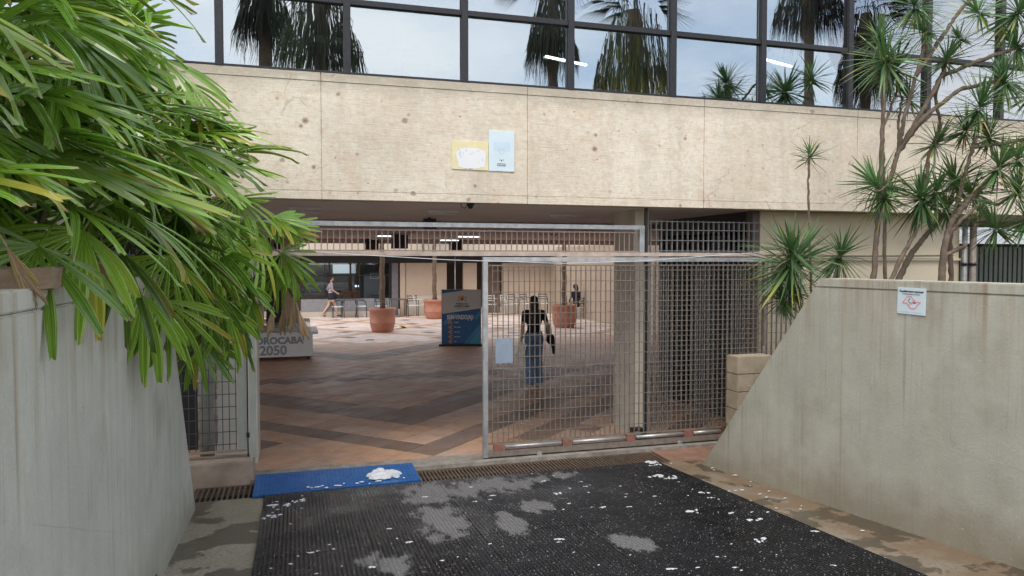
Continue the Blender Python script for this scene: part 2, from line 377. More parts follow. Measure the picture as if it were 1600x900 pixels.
K['soil'] = simple('dark_soil', (.05,.035,.022), .95, var=.4, scale=12, bump=.6)
K['bark'] = simple('palm_bark', (.16,.11,.075), .9, var=.4, scale=14, fine=60, bump=.6)
K['barkD'] = simple('grey_brown_bark', (.17,.125,.09), .9, var=.45, scale=10, fine=55, bump=.7)
K['tan'] = simple('tan_wall_panel', (.48,.37,.28), .7, var=.08, scale=1)
K['tanlow'] = simple('pale_wall_base', (.52,.45,.38), .6, var=.1, scale=2)
K['parapet'] = simple('pale_parapet', (.60,.53,.43), .8, var=.1, scale=1)
K['brownwall'] = simple('brown_wall', (.17,.11,.08), .7, var=.15)
K['chairw'] = simple('pale_metal', (.60,.59,.56), .4, .3, var=.08)
K['chairb'] = simple('black_metal', (.025,.025,.027), .4, .3)
K['palm'] = leaf_mat('palm_leaf', (.07,.175,.018), (.26,.42,.05), (.40,.30,.16), tip=.975, trans=.30, rough=.25, rv=.45)
K['palmdead'] = leaf_mat('dead_palm_leaf', (.36,.23,.13), (.44,.31,.18), (.34,.25,.16), rough=.8, trans=.15, rv=.2)
K['drac'] = leaf_mat('spiky_leaf', (.05,.125,.04), (.12,.22,.075), (.30,.26,.14), rough=.38, trans=.15, rv=.25, tip=1.02)
K['shade'] = leaf_mat('hanging_palm_skirt', (.03,.028,.02), (.05,.055,.03), (.06,.05,.03), rough=.8, trans=.05, rv=.2)
K['cane'] = simple('palm_cane', (.12,.10,.055), .8, var=.4, scale=16, bump=.5)
K['blue'] = simple('blue_rubber_plate', (.012,.105,.33), .3, var=.3, scale=9, fine=70, bump=.3)
K['ban_grey'] = simple('banner_grey', (.66,.65,.64), .6, var=.03)
K['ban_blue'] = simple('banner_blue', (.04,.15,.38), .55, var=.04)
K['ban_mid'] = simple('banner_mid_blue', (.08,.28,.52), .55, var=.04)
K['ban_teal'] = simple('banner_teal', (.09,.40,.56), .55, var=.04)
K['white'] = simple('white_print', (.8,.8,.8), .6, var=.03)
K['orange'] = simple('orange_print', (.75,.36,.03), .6, var=.04)
K['ink'] = simple('dark_print', (.03,.03,.035), .6, var=.05)
K['redp'] = simple('red_print', (.62,.13,.12), .6, var=.05)
K['pinkp'] = simple('faded_red_print', (.75,.34,.32), .6, var=.05)
K['greyprint'] = simple('grey_print', (.25,.28,.31), .6, var=.06)
K['greyl'] = simple('light_grey_print', (.55,.57,.6), .6, var=.06)
K['yposter'] = simple('yellowed_paper', (.80,.70,.42), .7, var=.08)
K['bposter'] = simple('pale_blue_paper', (.66,.76,.80), .6, var=.05)
K['skin'] = simple('skin', (.62,.38,.28), .55, var=.06)
K['hair'] = simple('dark_hair', (.018,.012,.010), .45, var=.3, fine=120)
K['shirtk'] = simple('black_cotton', (.012,.012,.014), .9)
K['jeans'] = simple('blue_denim', (.14,.22,.36), .85, var=.25, scale=14, fine=140)
K['lilac'] = simple('grey_lilac_cotton', (.34,.29,.34), .9)
K['navy'] = simple('navy_cloth', (.02,.022,.035), .9)
K['bluegrey'] = simple('blue_grey_plate', (.30,.36,.44), .5, .2, var=.1)
K['yellow'] = simple('yellow_leaf', (.6,.42,.05), .6)
K['stone'] = simple('brown_stone', (.24,.17,.11), .9, var=.3, scale=8, bump=.6)
K['block'] = simple('tan_concrete_block', (.46,.37,.26), .9, var=.25, scale=6, bump=.5)
K['greenslat'] = simple('grey_green_slat', (.11,.135,.11), .55, .2, var=.15)
K['plaster'] = simple('pale_plaster', (.58,.54,.45), .9, var=.2)

def text(s, size, mat, parent, loc, rot=(math.pi/2,0,0), ext=.0015, align='LEFT', name='lettering', sx=1.0, bold=0.0):
    cu = bpy.data.curves.new('txt', 'FONT'); cu.body = s; cu.size = size; cu.extrude = ext; cu.align_x = align; cu.offset = bold
    cu.resolution_u = 3
    o = bpy.data.objects.new('txt', cu); C.objects.link(o)
    bpy.context.view_layer.update()
    me = bpy.data.meshes.new_from_object(o.evaluated_get(bpy.context.evaluated_depsgraph_get()))
    bpy.data.objects.remove(o); me.materials.clear(); me.materials.append(mat); me.name = name
    return child(name, me, parent, loc, rot, (sx,1,1))

# ================================================================== setting
tag(MB().add([(-400,-400,-.4),(400,-400,-.4),(400,400,-.4),(-400,400,-.4)], [(0,1,2,3)]).build('ground', K['earth']), kind='structure')
tag(MB().box(-60,60,-80,-.9,-.3,ramp_z(-.9)-.0).build('street', K['asphalt']), kind='structure')
# sloping ramp between the two retaining walls
b = MB(); z0, z1 = ramp_z(8.02), ramp_z(-.9)
nx, ny = 20, 30; vs = []; fs = []
for j in range(ny+1):
    Y = -.9 + (7.56+.9)*j/ny
    for i in range(nx+1):
        X = -1.0 + (5.15+1.0)*i/nx
        vs.append((X, Y, ramp_z(Y) - .012 + .010*mnoise.noise(Vector((X*1.1, Y*1.1, 0)))))
for j in range(ny):
    for i in range(nx):
        a = j*(nx+1)+i; fs.append((a, a+1, a+nx+2, a+nx+1))
b.add(vs, fs, 0, True); b.box(-1.0, 5.15, 7.56, 8.06, -.30, -.16)
tag(b.build('ramp', K['ramp']), kind='structure')
tag(MB().box(4.16,6.0,7.45,8.06,-.3,-.022).build('landing', simple('red_stained_concrete', (.27,.15,.10), .7, var=.3)), kind='structure')

# threshold strip with a ragged inner edge
pts = [(-.46, 8.06)]+[(5.9, 8.06)]
n = 60; edge = [(5.9-6.36*i/n, 8.40+.05*mnoise.noise(Vector((i*.31,0,3)))+.03*mnoise.noise(Vector((i*1.3,5,3)))) for i in range(n+1)]
b = MB(); b.prism([(x,y,-.2) for x,y in pts+edge], (0,0,.209))
tag(b.build('threshold', K['thresh']), kind='structure')

# courtyard floor with separate tiles laid on the diagonal
floor = tag(MB().box(-6,11,8.3,31.2,-.3,-.008).build('courtyard_floor', K['grout']), kind='structure')
T = .5685; A0, B0 = 10.06, 6.95
def tile_shape(hw):
    m = MB(); h = hw; z0, z1 = -.012, 0.0; e = .004
    m.add([(-h,-h,z0),(h,-h,z0),(h,h,z0),(-h,h,z0),(-h+e,-h+e,z1),(h-e,-h+e,z1),(h-e,h-e,z1),(-h+e,h-e,z1)],
          [(4,5,6,7),(0,1,5,4),(1,2,6,5),(2,3,7,6),(3,0,4,7)]); return m
HW = T/math.sqrt(2)/2 - .0045
tmesh = {k: tile_shape(HW).mesh('tile', K[k]) for k in ('tileA','tileB','tileLit')}
cells = []
for ia in range(-16, 62):
    for ib in range(-30, 62):
        a = A0+(ia+.5)*T; bb = B0+(ib+.5)*T
        X, Y = (a-bb)/2, (a+bb)/2
        if not (-5.8 < X < 10.8 and 8.0 < Y < 31.0): continue
        mm = min(ia, ib); kind = 'tileA'
        if Y < 14.3:
            if mm in (0, 3, 4): kind = 'tileB'
            if (ia, ib) in ((-1, 7), (-2,11), (6,-2), (5,-3)): kind = 'tileB'
            if ib < 0 and ia > 2 and (ib % 4 == 2): kind = 'tileB'
            if ia < 0 and ib > 4 and (ia % 4 == 2): kind = 'tileB'
        elif Y < 14.9: kind = 'tileB'
        elif Y < 20.8: kind = 'tileB' if mm in (15, 16) else 'tileA'
        else: kind = 'tileB' if (ia-ib) % 9 == 0 and ia % 3 == 0 else ('tileA' if (ia % 7 == 0 or ib % 8 == 1) else 'tileLit')
        cells.append((X, Y, kind))
vis = []
for c in cells:
    d = Vector((c[0], c[1], -CAM_H)); dep = d.dot(_F)
    px = 800+F_PX*d.dot(_R)/dep
    if 390 < px < 1130 and not (c[0] > 5.9): vis.append((dep, c))
vis.sort(); near = set(id(c) for _, c in vis[:290])
far = {k: MB() for k in tmesh}; tones = {k: [] for k in tmesh}
for c in cells:
    cut = 8.28 - c[1]
    if cut > -T/2:                       # tile cut by the threshold
        if cut > T/2-.03: continue
        q = HW*math.sqrt(2); poly = [(0,q),(q,0),(0,-q),(-q,0)]
        if cut <= 0: poly = [(0,q),(q,0),(q+cut,cut),(-q-cut,cut),(-q,0)] if cut > -q else poly
        else: poly = [(0,q),(q-cut,cut),(-q+cut,cut)]
        o = MB().prism([(x,y,-.012) for x,y in poly][::-1], (0,0,.012)).build('tile', K[c[2]], floor); o.location = (c[0],c[1],0)
    elif id(c) in near: child('tile', tmesh[c[2]], floor, (c[0], c[1], rnd.uniform(-.0012,.0012)), (0,0,R(45)))
    else:
        m = tile_shape(HW); cs = math.sqrt(.5)
        far[c[2]].add([((x-y)*cs+c[0], (x+y)*cs+c[1], z) for x,y,z in m.v], m.f); tones[c[2]] += [rnd.random()]*5
for k in far:
    if far[k].v:
        o = far[k].build('tile_field', K[k], floor); o['kind'] = 'stuff'
        at_ = o.data.attributes.new('tone', 'FLOAT', 'FACE'); at_.data.foreach_set('value', tones[k])

# ================================================================== near building
YB = 8.0
bld = empty('office_building', (3, 8.2, 0), 'raw concrete and glass office building spanning the gated entrance', 'building')
def part(name, mb, mat, parent=None, sm=None):
    o = mb.build(name, mat); p = parent or bld
    if name in ('wall_body','wall_cap','block'):
        bm = bmesh.new(); bm.from_mesh(o.data); bmesh.ops.recalc_face_normals(bm, faces=bm.faces[:]); bmesh.ops.bevel(bm, geom=bm.edges[:], offset=.007, segments=2, affect='EDGES'); bm.to_mesh(o.data); bm.free()
    o.parent = p; o.matrix_parent_inverse = Matrix.Translation(-Vector(p.location)) if p.parent is None else Matrix.Identity(4)
    return o
XL, XR = -8.0, 15.0
part('beam_core', MB().box(XL,XR,YB+.014,YB+.36,2.95,4.245), K['beam'])
js = [.29+2.262*k for k in range(-4, 8)]; js = [XL]+[j for j in js if XL < j < XR]+[XR]
for i in range(len(js)-1):
    g = .004; dy = rnd.uniform(0,.004)
    part('facade_panel', MB().box(js[i]+g,js[i+1]-g,YB+dy,YB+.02,3.036,4.168), K['beam'])
    part('facade_lip', MB().box(js[i]+g,js[i+1]-g,YB-.006+dy,YB+.02,4.173,4.258), K['beam'])
    part('facade_edge_strip', MB().box(js[i]+g,js[i+1]-g,YB-.004+dy,YB+.02,2.944,3.031), K['beam'])
# window band
mull = [-3.24,-1.97,-.70,.56,1.83,3.08,4.39,5.64,6.95,8.22,9.5,10.8,12.1]
ZS, ZT, ZU = 4.262, 5.02, 6.15
for x in mull: part('mullion', MB().box(x-.036,x+.036,YB-.01,YB+.10,ZS,7.0), K['frame'])
open_bays = set()
for i in range(len(mull)-1):
    x0, x1 = mull[i]+.038, mull[i+1]-.038
    for z in (ZT, ZU): part('transom_bar', MB().box(x0-.0015,x1+.0015,YB+.0,YB+.09,z-.028,z+.028), K['frame'])
    part('window_sill_bar', MB().box(x0-.0015,x1+.0015,YB+.0,YB+.09,ZS+.001,ZS+.022), K['frame'])
    part('pane', MB().box(x0+.004,x1-.004,YB+.045,YB+.051,ZS+.024,ZT-.03), K['glass'])
    if i in open_bays:
        m = MB(); hh = ZU-ZT-.064
        m.box(x0+.03,x1-.03,.0,.006,-hh+.02,-.02)
        o = m.build('pane', K['glass'], bld); o.location = Vector((0,YB+.03,ZU-.03))-Vector(bld.location); o.rotation_euler.x = R(-14)
        m = MB()
        for a in ((x0+.005,x1-.005,-.012,.02,-hh,-hh+.022),(x0+.005,x1-.005,-.012,.02,-.03,-.005),(x0+.005,x0+.03,-.012,.02,-hh+.023,-.031),(x1-.03,x1-.005,-.012,.02,-hh+.023,-.031)): m.box(*a)
        o2 = m.build('sash', K['frame'], bld); o2.location = o.location; o2.rotation_euler.x = R(-14)
        part('window_stay', MB().tube([(x1-.25,YB+.03,ZT+.03),(x1-.1,YB-.22,ZT+.18)], .006, 6), K['galv'])
    else:
        part('pane', MB().box(x0+.004,x1-.004,YB+.045,YB+.051,ZT+.03,ZU-.03), K['glass'])
    part('pane', MB().box(x0+.004,x1-.004,YB+.045,YB+.051,ZU+.03,6.98), K['glass'])
# the office behind the glass
part('office_floor', MB().box(XL,XR,YB+.37,14,4.02,4.20), K['ofloor'])
part('office_ceiling', MB().box(XL,XR,YB+.12,14,6.05,6.2), simple('office_ceiling', (.25,.25,.24), .8))
part('office_wall', MB().box(XL,XR,14.0,14.2,3.4,7.2), simple('office_back_wall', (.16,.16,.15), .8))
part('roof', MB().box(XL,XR,YB-.05,20.6,7.02,7.5), K['beam'])
part('upper_wall', MB().box(XL,XR,20.4,20.6,3.35,7.0), K['parapet'])
for x in (XL, XR): part('end_wall', MB().box(x-.1,x+.1,YB+.12,20.35,4.3,7.0), K['darkwall'])
for px, w_, Y in ((455,.45,9.6),(585,.7,10.2),(988,.36,10.0),(1395,.7,10.0)):
    x = at(px, 60, Y).x; part('green_column', MB().box(x-w_/2,x+w_/2,Y,Y+.4,4.205,6.045), K['green'])
x = at(500, 60, 9.8).x; part('green_beam', MB().box(x-.2,x+1.2,9.7,9.9,5.05,5.14), K['green'])
# ceilings of the covered passage
part('ceiling', MB().box(XL,XR,YB+.361,12.4,2.962,3.3), K['ceil'])
part('ceiling_edge', MB().box(XL,XR,12.36,12.48,2.885,2.961), K['roughedge'])
part('ceiling', MB().box(XL,XR,12.481,20.6,2.888,3.34), K['ceil2'])
part('ceiling_edge', MB().box(XL,XR,20.32,20.58,2.765,2.8875), K['ceil2'])
# columns
part('column', MB().box(4.272,4.46,8.78,9.42,0,2.961), K['column'])
part('column_face', MB().box(4.270,4.462,8.76,8.779,0,2.960), K['colfront'])
cl = at(341, 700, 8.78).x
part('column', MB().box(cl,cl+.42,8.78,9.4,0,2.961), K['column'])
part('column', MB().box(-2.6,-2.2,8.78,9.4,0,2.961), K['column'])
p0, p1 = at(440,450,20.0).x, at(469,450,20.0).x
part('pillar', MB().box(p0,p1,20,20.6,0,2.887), K['tan'])
q0, q1 = at(404,450,18.9).x, at(411,450,18.9).x
part('pillar', MB().box(q0-.4,q1,18.9,19.3,0,2.887), K['tan'])
part('dark_panel', MB().box(q1+.02,p0-.01,20.2,20.3,0,2.887), K['darkwall'])
# side walls
for y_ in (9.0,13.0,16.5,20.0): part('column', MB().box(-6.2,-5.9,y_,y_+.5,-.3,2.885), K['column'])
part('side_wall', MB().box(11.0,11.2,19.5,31,0,2.88), K['tan'])
# dark room to the right of the gate, open towards the passage through a grille
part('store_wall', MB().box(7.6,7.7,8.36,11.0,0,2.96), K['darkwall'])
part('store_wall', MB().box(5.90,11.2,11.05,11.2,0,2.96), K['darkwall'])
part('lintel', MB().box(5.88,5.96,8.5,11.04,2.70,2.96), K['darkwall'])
part('entry_wall', MB().box(5.86,9.18,8.34,8.5,0,2.943), K['cream'])
part('wall_ledge', MB().box(5.87,9.18,8.30,8.338,2.30,2.335), K['cream'])
part('corner_pier', MB().box(5.76,5.858,8.36,8.50,0,2.96), simple('brown_pier', (.16,.13,.11), .8))
# recess to the right with slatted gate and a strip of glass above
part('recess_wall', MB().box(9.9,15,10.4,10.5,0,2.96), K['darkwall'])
part('clerestory', MB().box(9.19,15,9.60,9.61,2.58,2.94), K['glass'])
part('recess_return', MB().box(9.08,9.18,8.51,10.4,0,2.96), K['cream'])
sg = empty('slatted_gate', (11, 9.6, 0), 'grey green vertical slat gate in the recess beside the drain pipes', 'gate')
sm_ = bar_mesh('slat', .035, .012, 1.26, K['greenslat'])
for i in range(40): child('slat', sm_, sg, (-1.75+i*.105, rnd.uniform(-.003,.003), 1.27))
child('rail', bar_mesh('rail', 2.2, .02, .025, K['greenslat']), sg, (.35,.033,2.4)); child('rail', bar_mesh('rail', 2.2, .02, .025, K['greenslat']), sg, (.35,.033,.3))
for i, (px, r, lab) in enumerate(((1507,.035,'grey vertical drain pipe on the cream wall corner'),(1520,.045,'white vertical drain pipe beside the slatted gate'))):
    P = at(px, 400, 8.26); m = MB(); m.tube([(P.x,8.26,0),(P.x,8.26,2.90)], r, 12)
    rt = tag(m.build('drain_pipe', K['bargal'] if i == 0 else K['bargrey']), lab, 'pipe')
    child('clamp', MB().lathe([(r+.001,-.02),(r+.012,-.02),(r+.012,.02),(r+.001,.02)], 14).mesh('clamp', K['frame']), rt, (P.x,8.26,2.25))
tag(MB().tube([(5.9,8.27,2.37),(7.4,8.28,2.36),(9.0,8.27,2.37)], .012, 6).build('conduit', K['bargrey']), 'thin grey conduit running along the cream wall', 'conduit')

# ================================================================== far building across the court
FY = 31.0
fb = empty('courtyard_building', (5, FY, 0), 'far courtyard building with tan wall panels, glazed shopfront and pale parapet', 'building')
def fx(px): return at(px, 450, FY).x
def fp(name, x0, x1, y0, y1, z0, z1, mat): return part(name, MB().box(x0,x1,y0,y1,z0,z1), K[mat] if isinstance(mat,str) else mat, fb)
fp('back_wall', -6, 12, FY+4, FY+4.2, 0, 3.0, 'brownwall')
fp('soffit', -6, 12, FY-.6, FY+4, 2.62, 2.70, 'brownwall')
for a, c in ((430,655),(659,878),(882,958),(988,1100)):
    fp('parapet', fx(a), fx(c), FY-.75, FY-.62, 2.60, 3.55, 'parapet')
fp('upper_wall', -6, 12, FY-.4, FY-.2, 2.72, 4.2, 'parapet')
fp('dark_fascia', -6, 12, FY+.02, FY+.12, 2.20, 2.615, 'darkwall')
for a, c in ((634,698),(724,745),(785,886),(930,1100)):
    fp('wall_panel', fx(a), fx(c), FY, FY+.15, .82, 2.195, 'tan')
    fp('wall_base', fx(a), fx(c), FY-.01, FY+.15, 0, .815, 'tanlow')
fp('pilaster', fx(625), fx(633), FY-.05, FY+.15, 0, 2.195, 'tan')
fp('pilaster', fx(612), fx(622), FY-.05, FY+.15, 0, 2.195, simple('grey_pilaster', (.16,.15,.155), .7))
fp('pilaster', fx(758), fx(784), FY+.3, FY+.4, 0, 2.195, 'brownwall')
fp('shop_sill', fx(470), fx(611), FY-.02, FY+.1, 0, .72, simple('bluish_sill', (.25,.25,.27), .6))
fp('tile_skirting', fx(470), fx(611), FY-.05, FY-.021, 0, .2, 'tanlow')
for px in (470, 515, 562, 609): fp('mullion', fx(px)-.03, fx(px)+.03, FY, FY+.06, .72, 2.2, 'frame')
for a, c in ((470,515),(515,562),(562,609)):
    fp('shop_rail', fx(a)+.031, fx(c)-.031, FY, FY+.06, 1.66, 1.71, 'frame')
    fp('pane', fx(a)+.031, fx(c)-.031, FY+.03, FY+.034, .73, 1.655, 'glass2'); fp('pane', fx(a)+.031, fx(c)-.031, FY+.03, FY+.034, 1.715, 2.195, 'glass2')
fp('inner_window', at(520,410,FY+3).x, at(546,410,FY+3).x, FY+3.0, FY+3.05, 1.72, 2.12, emit('bright_inner_window', (.8,.9,1), .55))
fp('inner_window', at(549,410,FY+3).x, at(556,410,FY+3).x, FY+3.0, FY+3.05, 1.72, 2.12, emit('bright_inner_window2', (.8,.9,1), .35))
fp('partition', at(565,450,FY+1.2).x, at(612,450,FY+1.2).x, FY+1.2, FY+1.25, 0, 2.6, simple('grey_partition', (.20,.20,.20), .7))
for px in (556, 561):
    P = at(px, 447, FY+2); m = MB(); m.ell((0,0,0),(.05,.05,.05)); m.tube([(0,0,.04),(0,0,2.62-P.z)], .006, 5, 1)
    o = m.build('pendant_lamp', [K['lampon'], K['frame']]); o.location = P; tag(o, 'small glowing pendant lamp inside the far shopfront, ' + ('beside the bright inner window' if px == 556 else 'next to the grey partition'), 'lamp', 'pendant lamps inside the shopfront')
P = at(585, 431, FY+1.18); fr = tag(MB().cbox((0,0,0),(.19,.012,.13)).build('framed_picture', K['white']), 'white framed picture hanging on the grey partition in the shopfront', 'picture'); fr.location = P
child('print', MB().cbox((0,0,0),(.15,.003,.095)).mesh('print', K['greyprint']), fr, (0,-.0155,0))

# ================================================================== retaining walls and planters
def wall_left():
    X = -.90; th = .26; zt = 2.20
    rt = empty('retaining_wall', (X-.13, 4, 0), 'pale grey green concrete retaining wall under the palm leaves', 'wall')
    pr = [(X,7.40,-.15),(X,5.96,2.12),(X,-.9,2.12),(X,-.9,-.15)]
    part('wall_body', MB().prism(pr, (-th,0,0)), K['wallL'], rt)
    part('wall_cap', MB().prism([(X+.003,5.955,2.123),(X+.003,5.90,2.20),(X+.003,-.9,2.20),(X+.003,-.9,2.123)], (-th-.006,0,0)), K['wallL'], rt)
    part('hidden_return', MB().box(-3.6,X-.262,7.2,7.38,-.15,1.2), K['wallL'], rt)
    for (a, c) in (((5.1,.55),(3.0,1.35)),((6.9,.42),(4.2,1.0)),((2.9,1.05),(1.6,1.2)),((5.2,1.9),(5.2,.35))):
        A = Vector((X+.0012,*a)); B = Vector((X+.0012,*c)); n = 16; l1 = []; l2 = []; d = (B-A).normalized(); sv_ = Vector((1,0,0)).cross(d)*.0028
        for i in range(n+1):
            q = A+(B-A)*(i/n)+sv_*2.2*mnoise.noise(Vector((i*.4,a[0],2))); w_ = sv_*(.5+.5*mnoise.noise(Vector((i*.9,a[1],1)))); l1.append(q+w_); l2.append(q-w_)
        part('plaster_line', MB().add(l1+l2, [(i,i+1,n+2+i,n+1+i) for i in range(n)]), K['plaster'], rt)
    # weep hole
    P = Vector((X+.002, 5.15, .28)); 
    part('weep_hole', MB().tube([(X-.02,5.28,.20),(X+.004,5.28,.20)], .02, 12), K['void'], rt)
wall_left()
RA, RB = Vector((4.40,7.30,0)), Vector((4.70,3.60,0))
def rwx(Y): return 4.40 + (7.30-Y)*(.30/3.7)
def wall_right():
    th = .26
    rt = empty('retaining_wall', (5.0, 4, 0), 'warm grey concrete retaining wall carrying the no smoking sign', 'wall')
    def P(Y, z, dx=0): return (rwx(Y)+dx, Y, z)
    part('wall_body', MB().prism([P(7.30,-.15),P(7.30,-.02),P(5.63,2.06),P(-.9,2.06),P(-.9,-.15)], (th,0,0)), K['wallR'], rt)
    part('wall_cap', MB().prism([P(5.627,2.063,-.003),P(5.565,2.14,-.003),P(-.9,2.14,-.003),P(-.9,2.063,-.003)], (th+.006,0,0)), K['wallR'], rt)
    # pale plaster joint lines
    def line(a, c, wd):
        A = Vector(P(*a)); B = Vector(P(*c)); d = (B-A).normalized(); nrm = Vector((-1,-.081,0)).normalized(); s = nrm.cross(d)*wd
        m = MB(); pts = []; n = 14
        l1 = []; l2 = []
        for i in range(n+1):
            q = A+(B-A)*(i/n)+nrm*.0012; w_ = s*(.55+.45*mnoise.noise(Vector((i*.9,a[0],1)))) ; j = s*.8*mnoise.noise(Vector((i*.37,7,a[1])))
            l1.append(q+w_+j); l2.append(q-w_+j)
        m.add(l1+l2, [(i,i+1,n+2+i,n+1+i) for i in range(n)])
        part('plaster_line', m, K['plaster'], rt)
    def on_wall(px, py):
        r = ray(px, py); # X = 4.4+(7.3-Y)*k
        k = .30/3.7; t = (4.40+7.30*k)/(r.x+r.y*k); q = Vector((0,0,CAM_H))+r*t; return (q.y, q.z)
    line(on_wall(1250,525), on_wall(1250,770), .004)
    line(on_wall(1168,602), on_wall(1330,655), .003); line(on_wall(1330,655), on_wall(1480,700), .003); line(on_wall(1480,700), on_wall(1640,745), .004)
    return on_wall
on_wall = wall_right()
tag(MB().prism([(-1.17,-.9,1.9),(-1.17,5.3,1.9),(-1.17,6.6,.95),(-1.17,7.1,.7),(-1.17,7.1,-.2),(-1.17,-.9,-.2)], (-2.6,0,0)).build('planter_soil', K['soil']), kind='structure')
def rp(Y): return rwx(Y)+.27
tag(MB().prism([(5.35,-.9,1.95),(5.35,4.8,1.95),(5.35,5.3,1.3),(5.35,5.9,.7),(5.35,7.9,.45),(5.35,7.9,-.2),(5.35,-.9,-.2)], (6.5,0,0)).build('planter_soil', K['soil']), kind='structure')
tag(MB().prism([(4.96,2.5,1.95),(4.85,5.0,1.93),(4.80,5.3,1.7),(5.345,5.5,1.7),(5.345,2.5,1.95)], (0,0,-1.9)).build('planter_soil', K['soil']), kind='structure')

# pier of tan blocks at the planter's end
bp = empty('block_pier', (5.5, 7.95, 0), 'low pier of tan concrete blocks behind the sloping wall end', 'pier')
for r_ in range(5):
    z0 = .885-.222*r_
    if r_ == 0: spans = ((5.27,5.78),)
    else: spans = ((5.27,5.50),(5.505,5.78)) if r_ % 2 else ((5.27,5.64),(5.645,5.78))
    for a, c in spans:
        dx = rnd.uniform(-.004,.004); part('block', MB().box(a+dx,c+dx,7.92+rnd.uniform(0,.006),8.17,z0,z0+.217), K['block'], bp)
tag(MB().box(5.30,5.50,7.90,8.12,-.02,.10).build('stone_block', K['block']), 'small stone block at the foot of the gate end', 'block')
# loose stones on the left wall
for i,(px,wd) in enumerate(((68,.16),(190,.15))):
    Y = 3.15 if i == 0 else 4.35
    b = MB(); b.box(-wd*1.1,wd*1.1,-wd,wd,0,.075); o = b.build('loose_stone', K['stone'])
    bm = bmesh.new(); bm.from_mesh(o.data); bmesh.ops.subdivide_edges(bm, edges=bm.edges[:], cuts=3, use_grid_fill=True)
    for v in bm.verts: v.co += Vector([mnoise.noise(v.co*22+Vector((i*9+k*3,0,0)))*.012 for k in range(3)])
    bm.to_mesh(o.data); bm.free(); o.location = (-1.03-.0*i, Y, 2.198); o.rotation_euler.z = R(8)
    tag(o, ('flat brown stone lying on the wall top among leaves' if i == 0 else 'second brown stone on the wall top under drooping palm leaves'), 'stone')

# ================================================================== gate, fences, grilles
# --- sliding gate
gate = empty('sliding_gate', (3.95, 8.17, 0), 'galvanised sliding grid gate half open across the entrance', 'gate')
def gp(name, x0,x1,y0,y1,z0,z1, mat, parent=gate): return part(name, MB().box(x0,x1,y0,y1,z0,z1), K[mat], parent)
gp('stile', 2.07,2.125,8.14,8.20,.025,2.34,'galv'); gp('top_rail', 2.126,5.84,8.142,8.198,2.285,2.338,'galv')
gp('bottom_rail', 2.126,5.24,8.14,8.20,.03,.095,'bargrey'); gp('stile', 5.80,5.838,8.145,8.195,1.2,2.284,'bargrey')
gp('mesh_rail', 2.126,5.199,8.16,8.18,.172,.188,'bargrey'); gp('mesh_rail', 2.126,5.78,8.16,8.18,2.235,2.25,'bargrey')
vb = bar_mesh('bar', .0038, .009, 1.02, K['bargrey'])
for i in range(56):
    x = 2.185+.0642*i
    z0 = 0 
    o = child('bar', vb, gate, (x-3.95, 0+rnd.uniform(-.001,.001), 1.212)); o.rotation_euler.y = rnd.uniform(-.0015,.0015)
hb = bar_mesh('cross_wire', 1.80, .0035, .0035, K['bargrey'])
for k in range(16): child('cross_wire', hb, gate, (3.985-3.95, -.0145, .30+.1255*k+rnd.uniform(-.002,.002)), (0,rnd.uniform(-.0012,.0012),0))
for i,x in enumerate((2.20,3.04,3.87,4.66)): gp('bracket', x,x+.115,8.139,8.19,.096,.171,'rust')
for x0,x1 in ((2.33,3.03),(3.17,3.86),(4.0,4.65),(4.79,5.18)):
    part('guide_tube', MB().tube([(x0,8.155,.135),(x1,8.155,.135)], .022, 10), K['galv'], gate)
P = at(336+0, 0, 8); part('wheel', MB().tube([(2.75,8.13,.022),(2.75,8.20,.022)], .03, 16), K['galv'], gate); part('wheel', MB().tube([(4.6,8.13,.022),(4.6,8.20,.022)], .03, 16), K['galv'], gate)
A, B = at(775,530,8.13), at(802,567,8.13)
pl = MB().box(A.x,B.x,8.150,8.153,B.z,A.z).build('notice_plate', K['bluegrey']); tag(pl, 'plain blue grey plate fixed to the sliding gate bars', 'plate')
child('clip', MB().box(A.x+.05,A.x+.07,8.148,8.158,A.z-.01,A.z+.02).box(B.x-.07,B.x-.05,8.148,8.158,A.z-.01,A.z+.02).mesh('clip', K['galv']), pl)
# --- overhead track
tag(MB().box(-.62,5.86,8.225,8.265,2.352,2.398).build('gate_track', K['pipe']), 'pinkish overhead track beam above the gate opening', 'track')
# --- transom grille
tg = empty('transom_grille', (1.75, 8.25, 2.4), 'brown barred grille over the gate opening', 'grille')
part('top_rail', MB().box(-.62,4.135,8.22,8.28,2.678,2.728), K['galv'], tg); tg_z = 2.4
for o in tg.children: o.matrix_parent_inverse = Matrix.Translation(-Vector(tg.location))
part('end_post', MB().box(4.07,4.134,8.222,8.278,2.40,2.677), K['galv'], tg)
part('inner_rail', MB().box(-.62,4.069,8.24,8.26,2.632,2.648), K['barbrown'], tg); part('inner_rail', MB().box(-.62,4.069,8.24,8.26,2.402,2.418), K['barbrown'], tg)
tb = bar_mesh('bar', .0055, .0055, .125, K['barbrown'])
for i in range(71): child('bar', tb, tg, (-.56+.0652*i-1.75, 0, 2.53-2.4), (0,rnd.uniform(-.02,.02),0))
tag(MB().box(4.15,4.185,8.235,8.27,.0,2.944).build('gate_post', K['frame']), 'slim dark steel post rising from floor to beam beside the grille', 'post')
tag(MB().box(4.20,4.225,8.245,8.27,.03,2.35).build('gate_post', K['galv']), 'slim galvanised post edging the fixed grid fence', 'post')
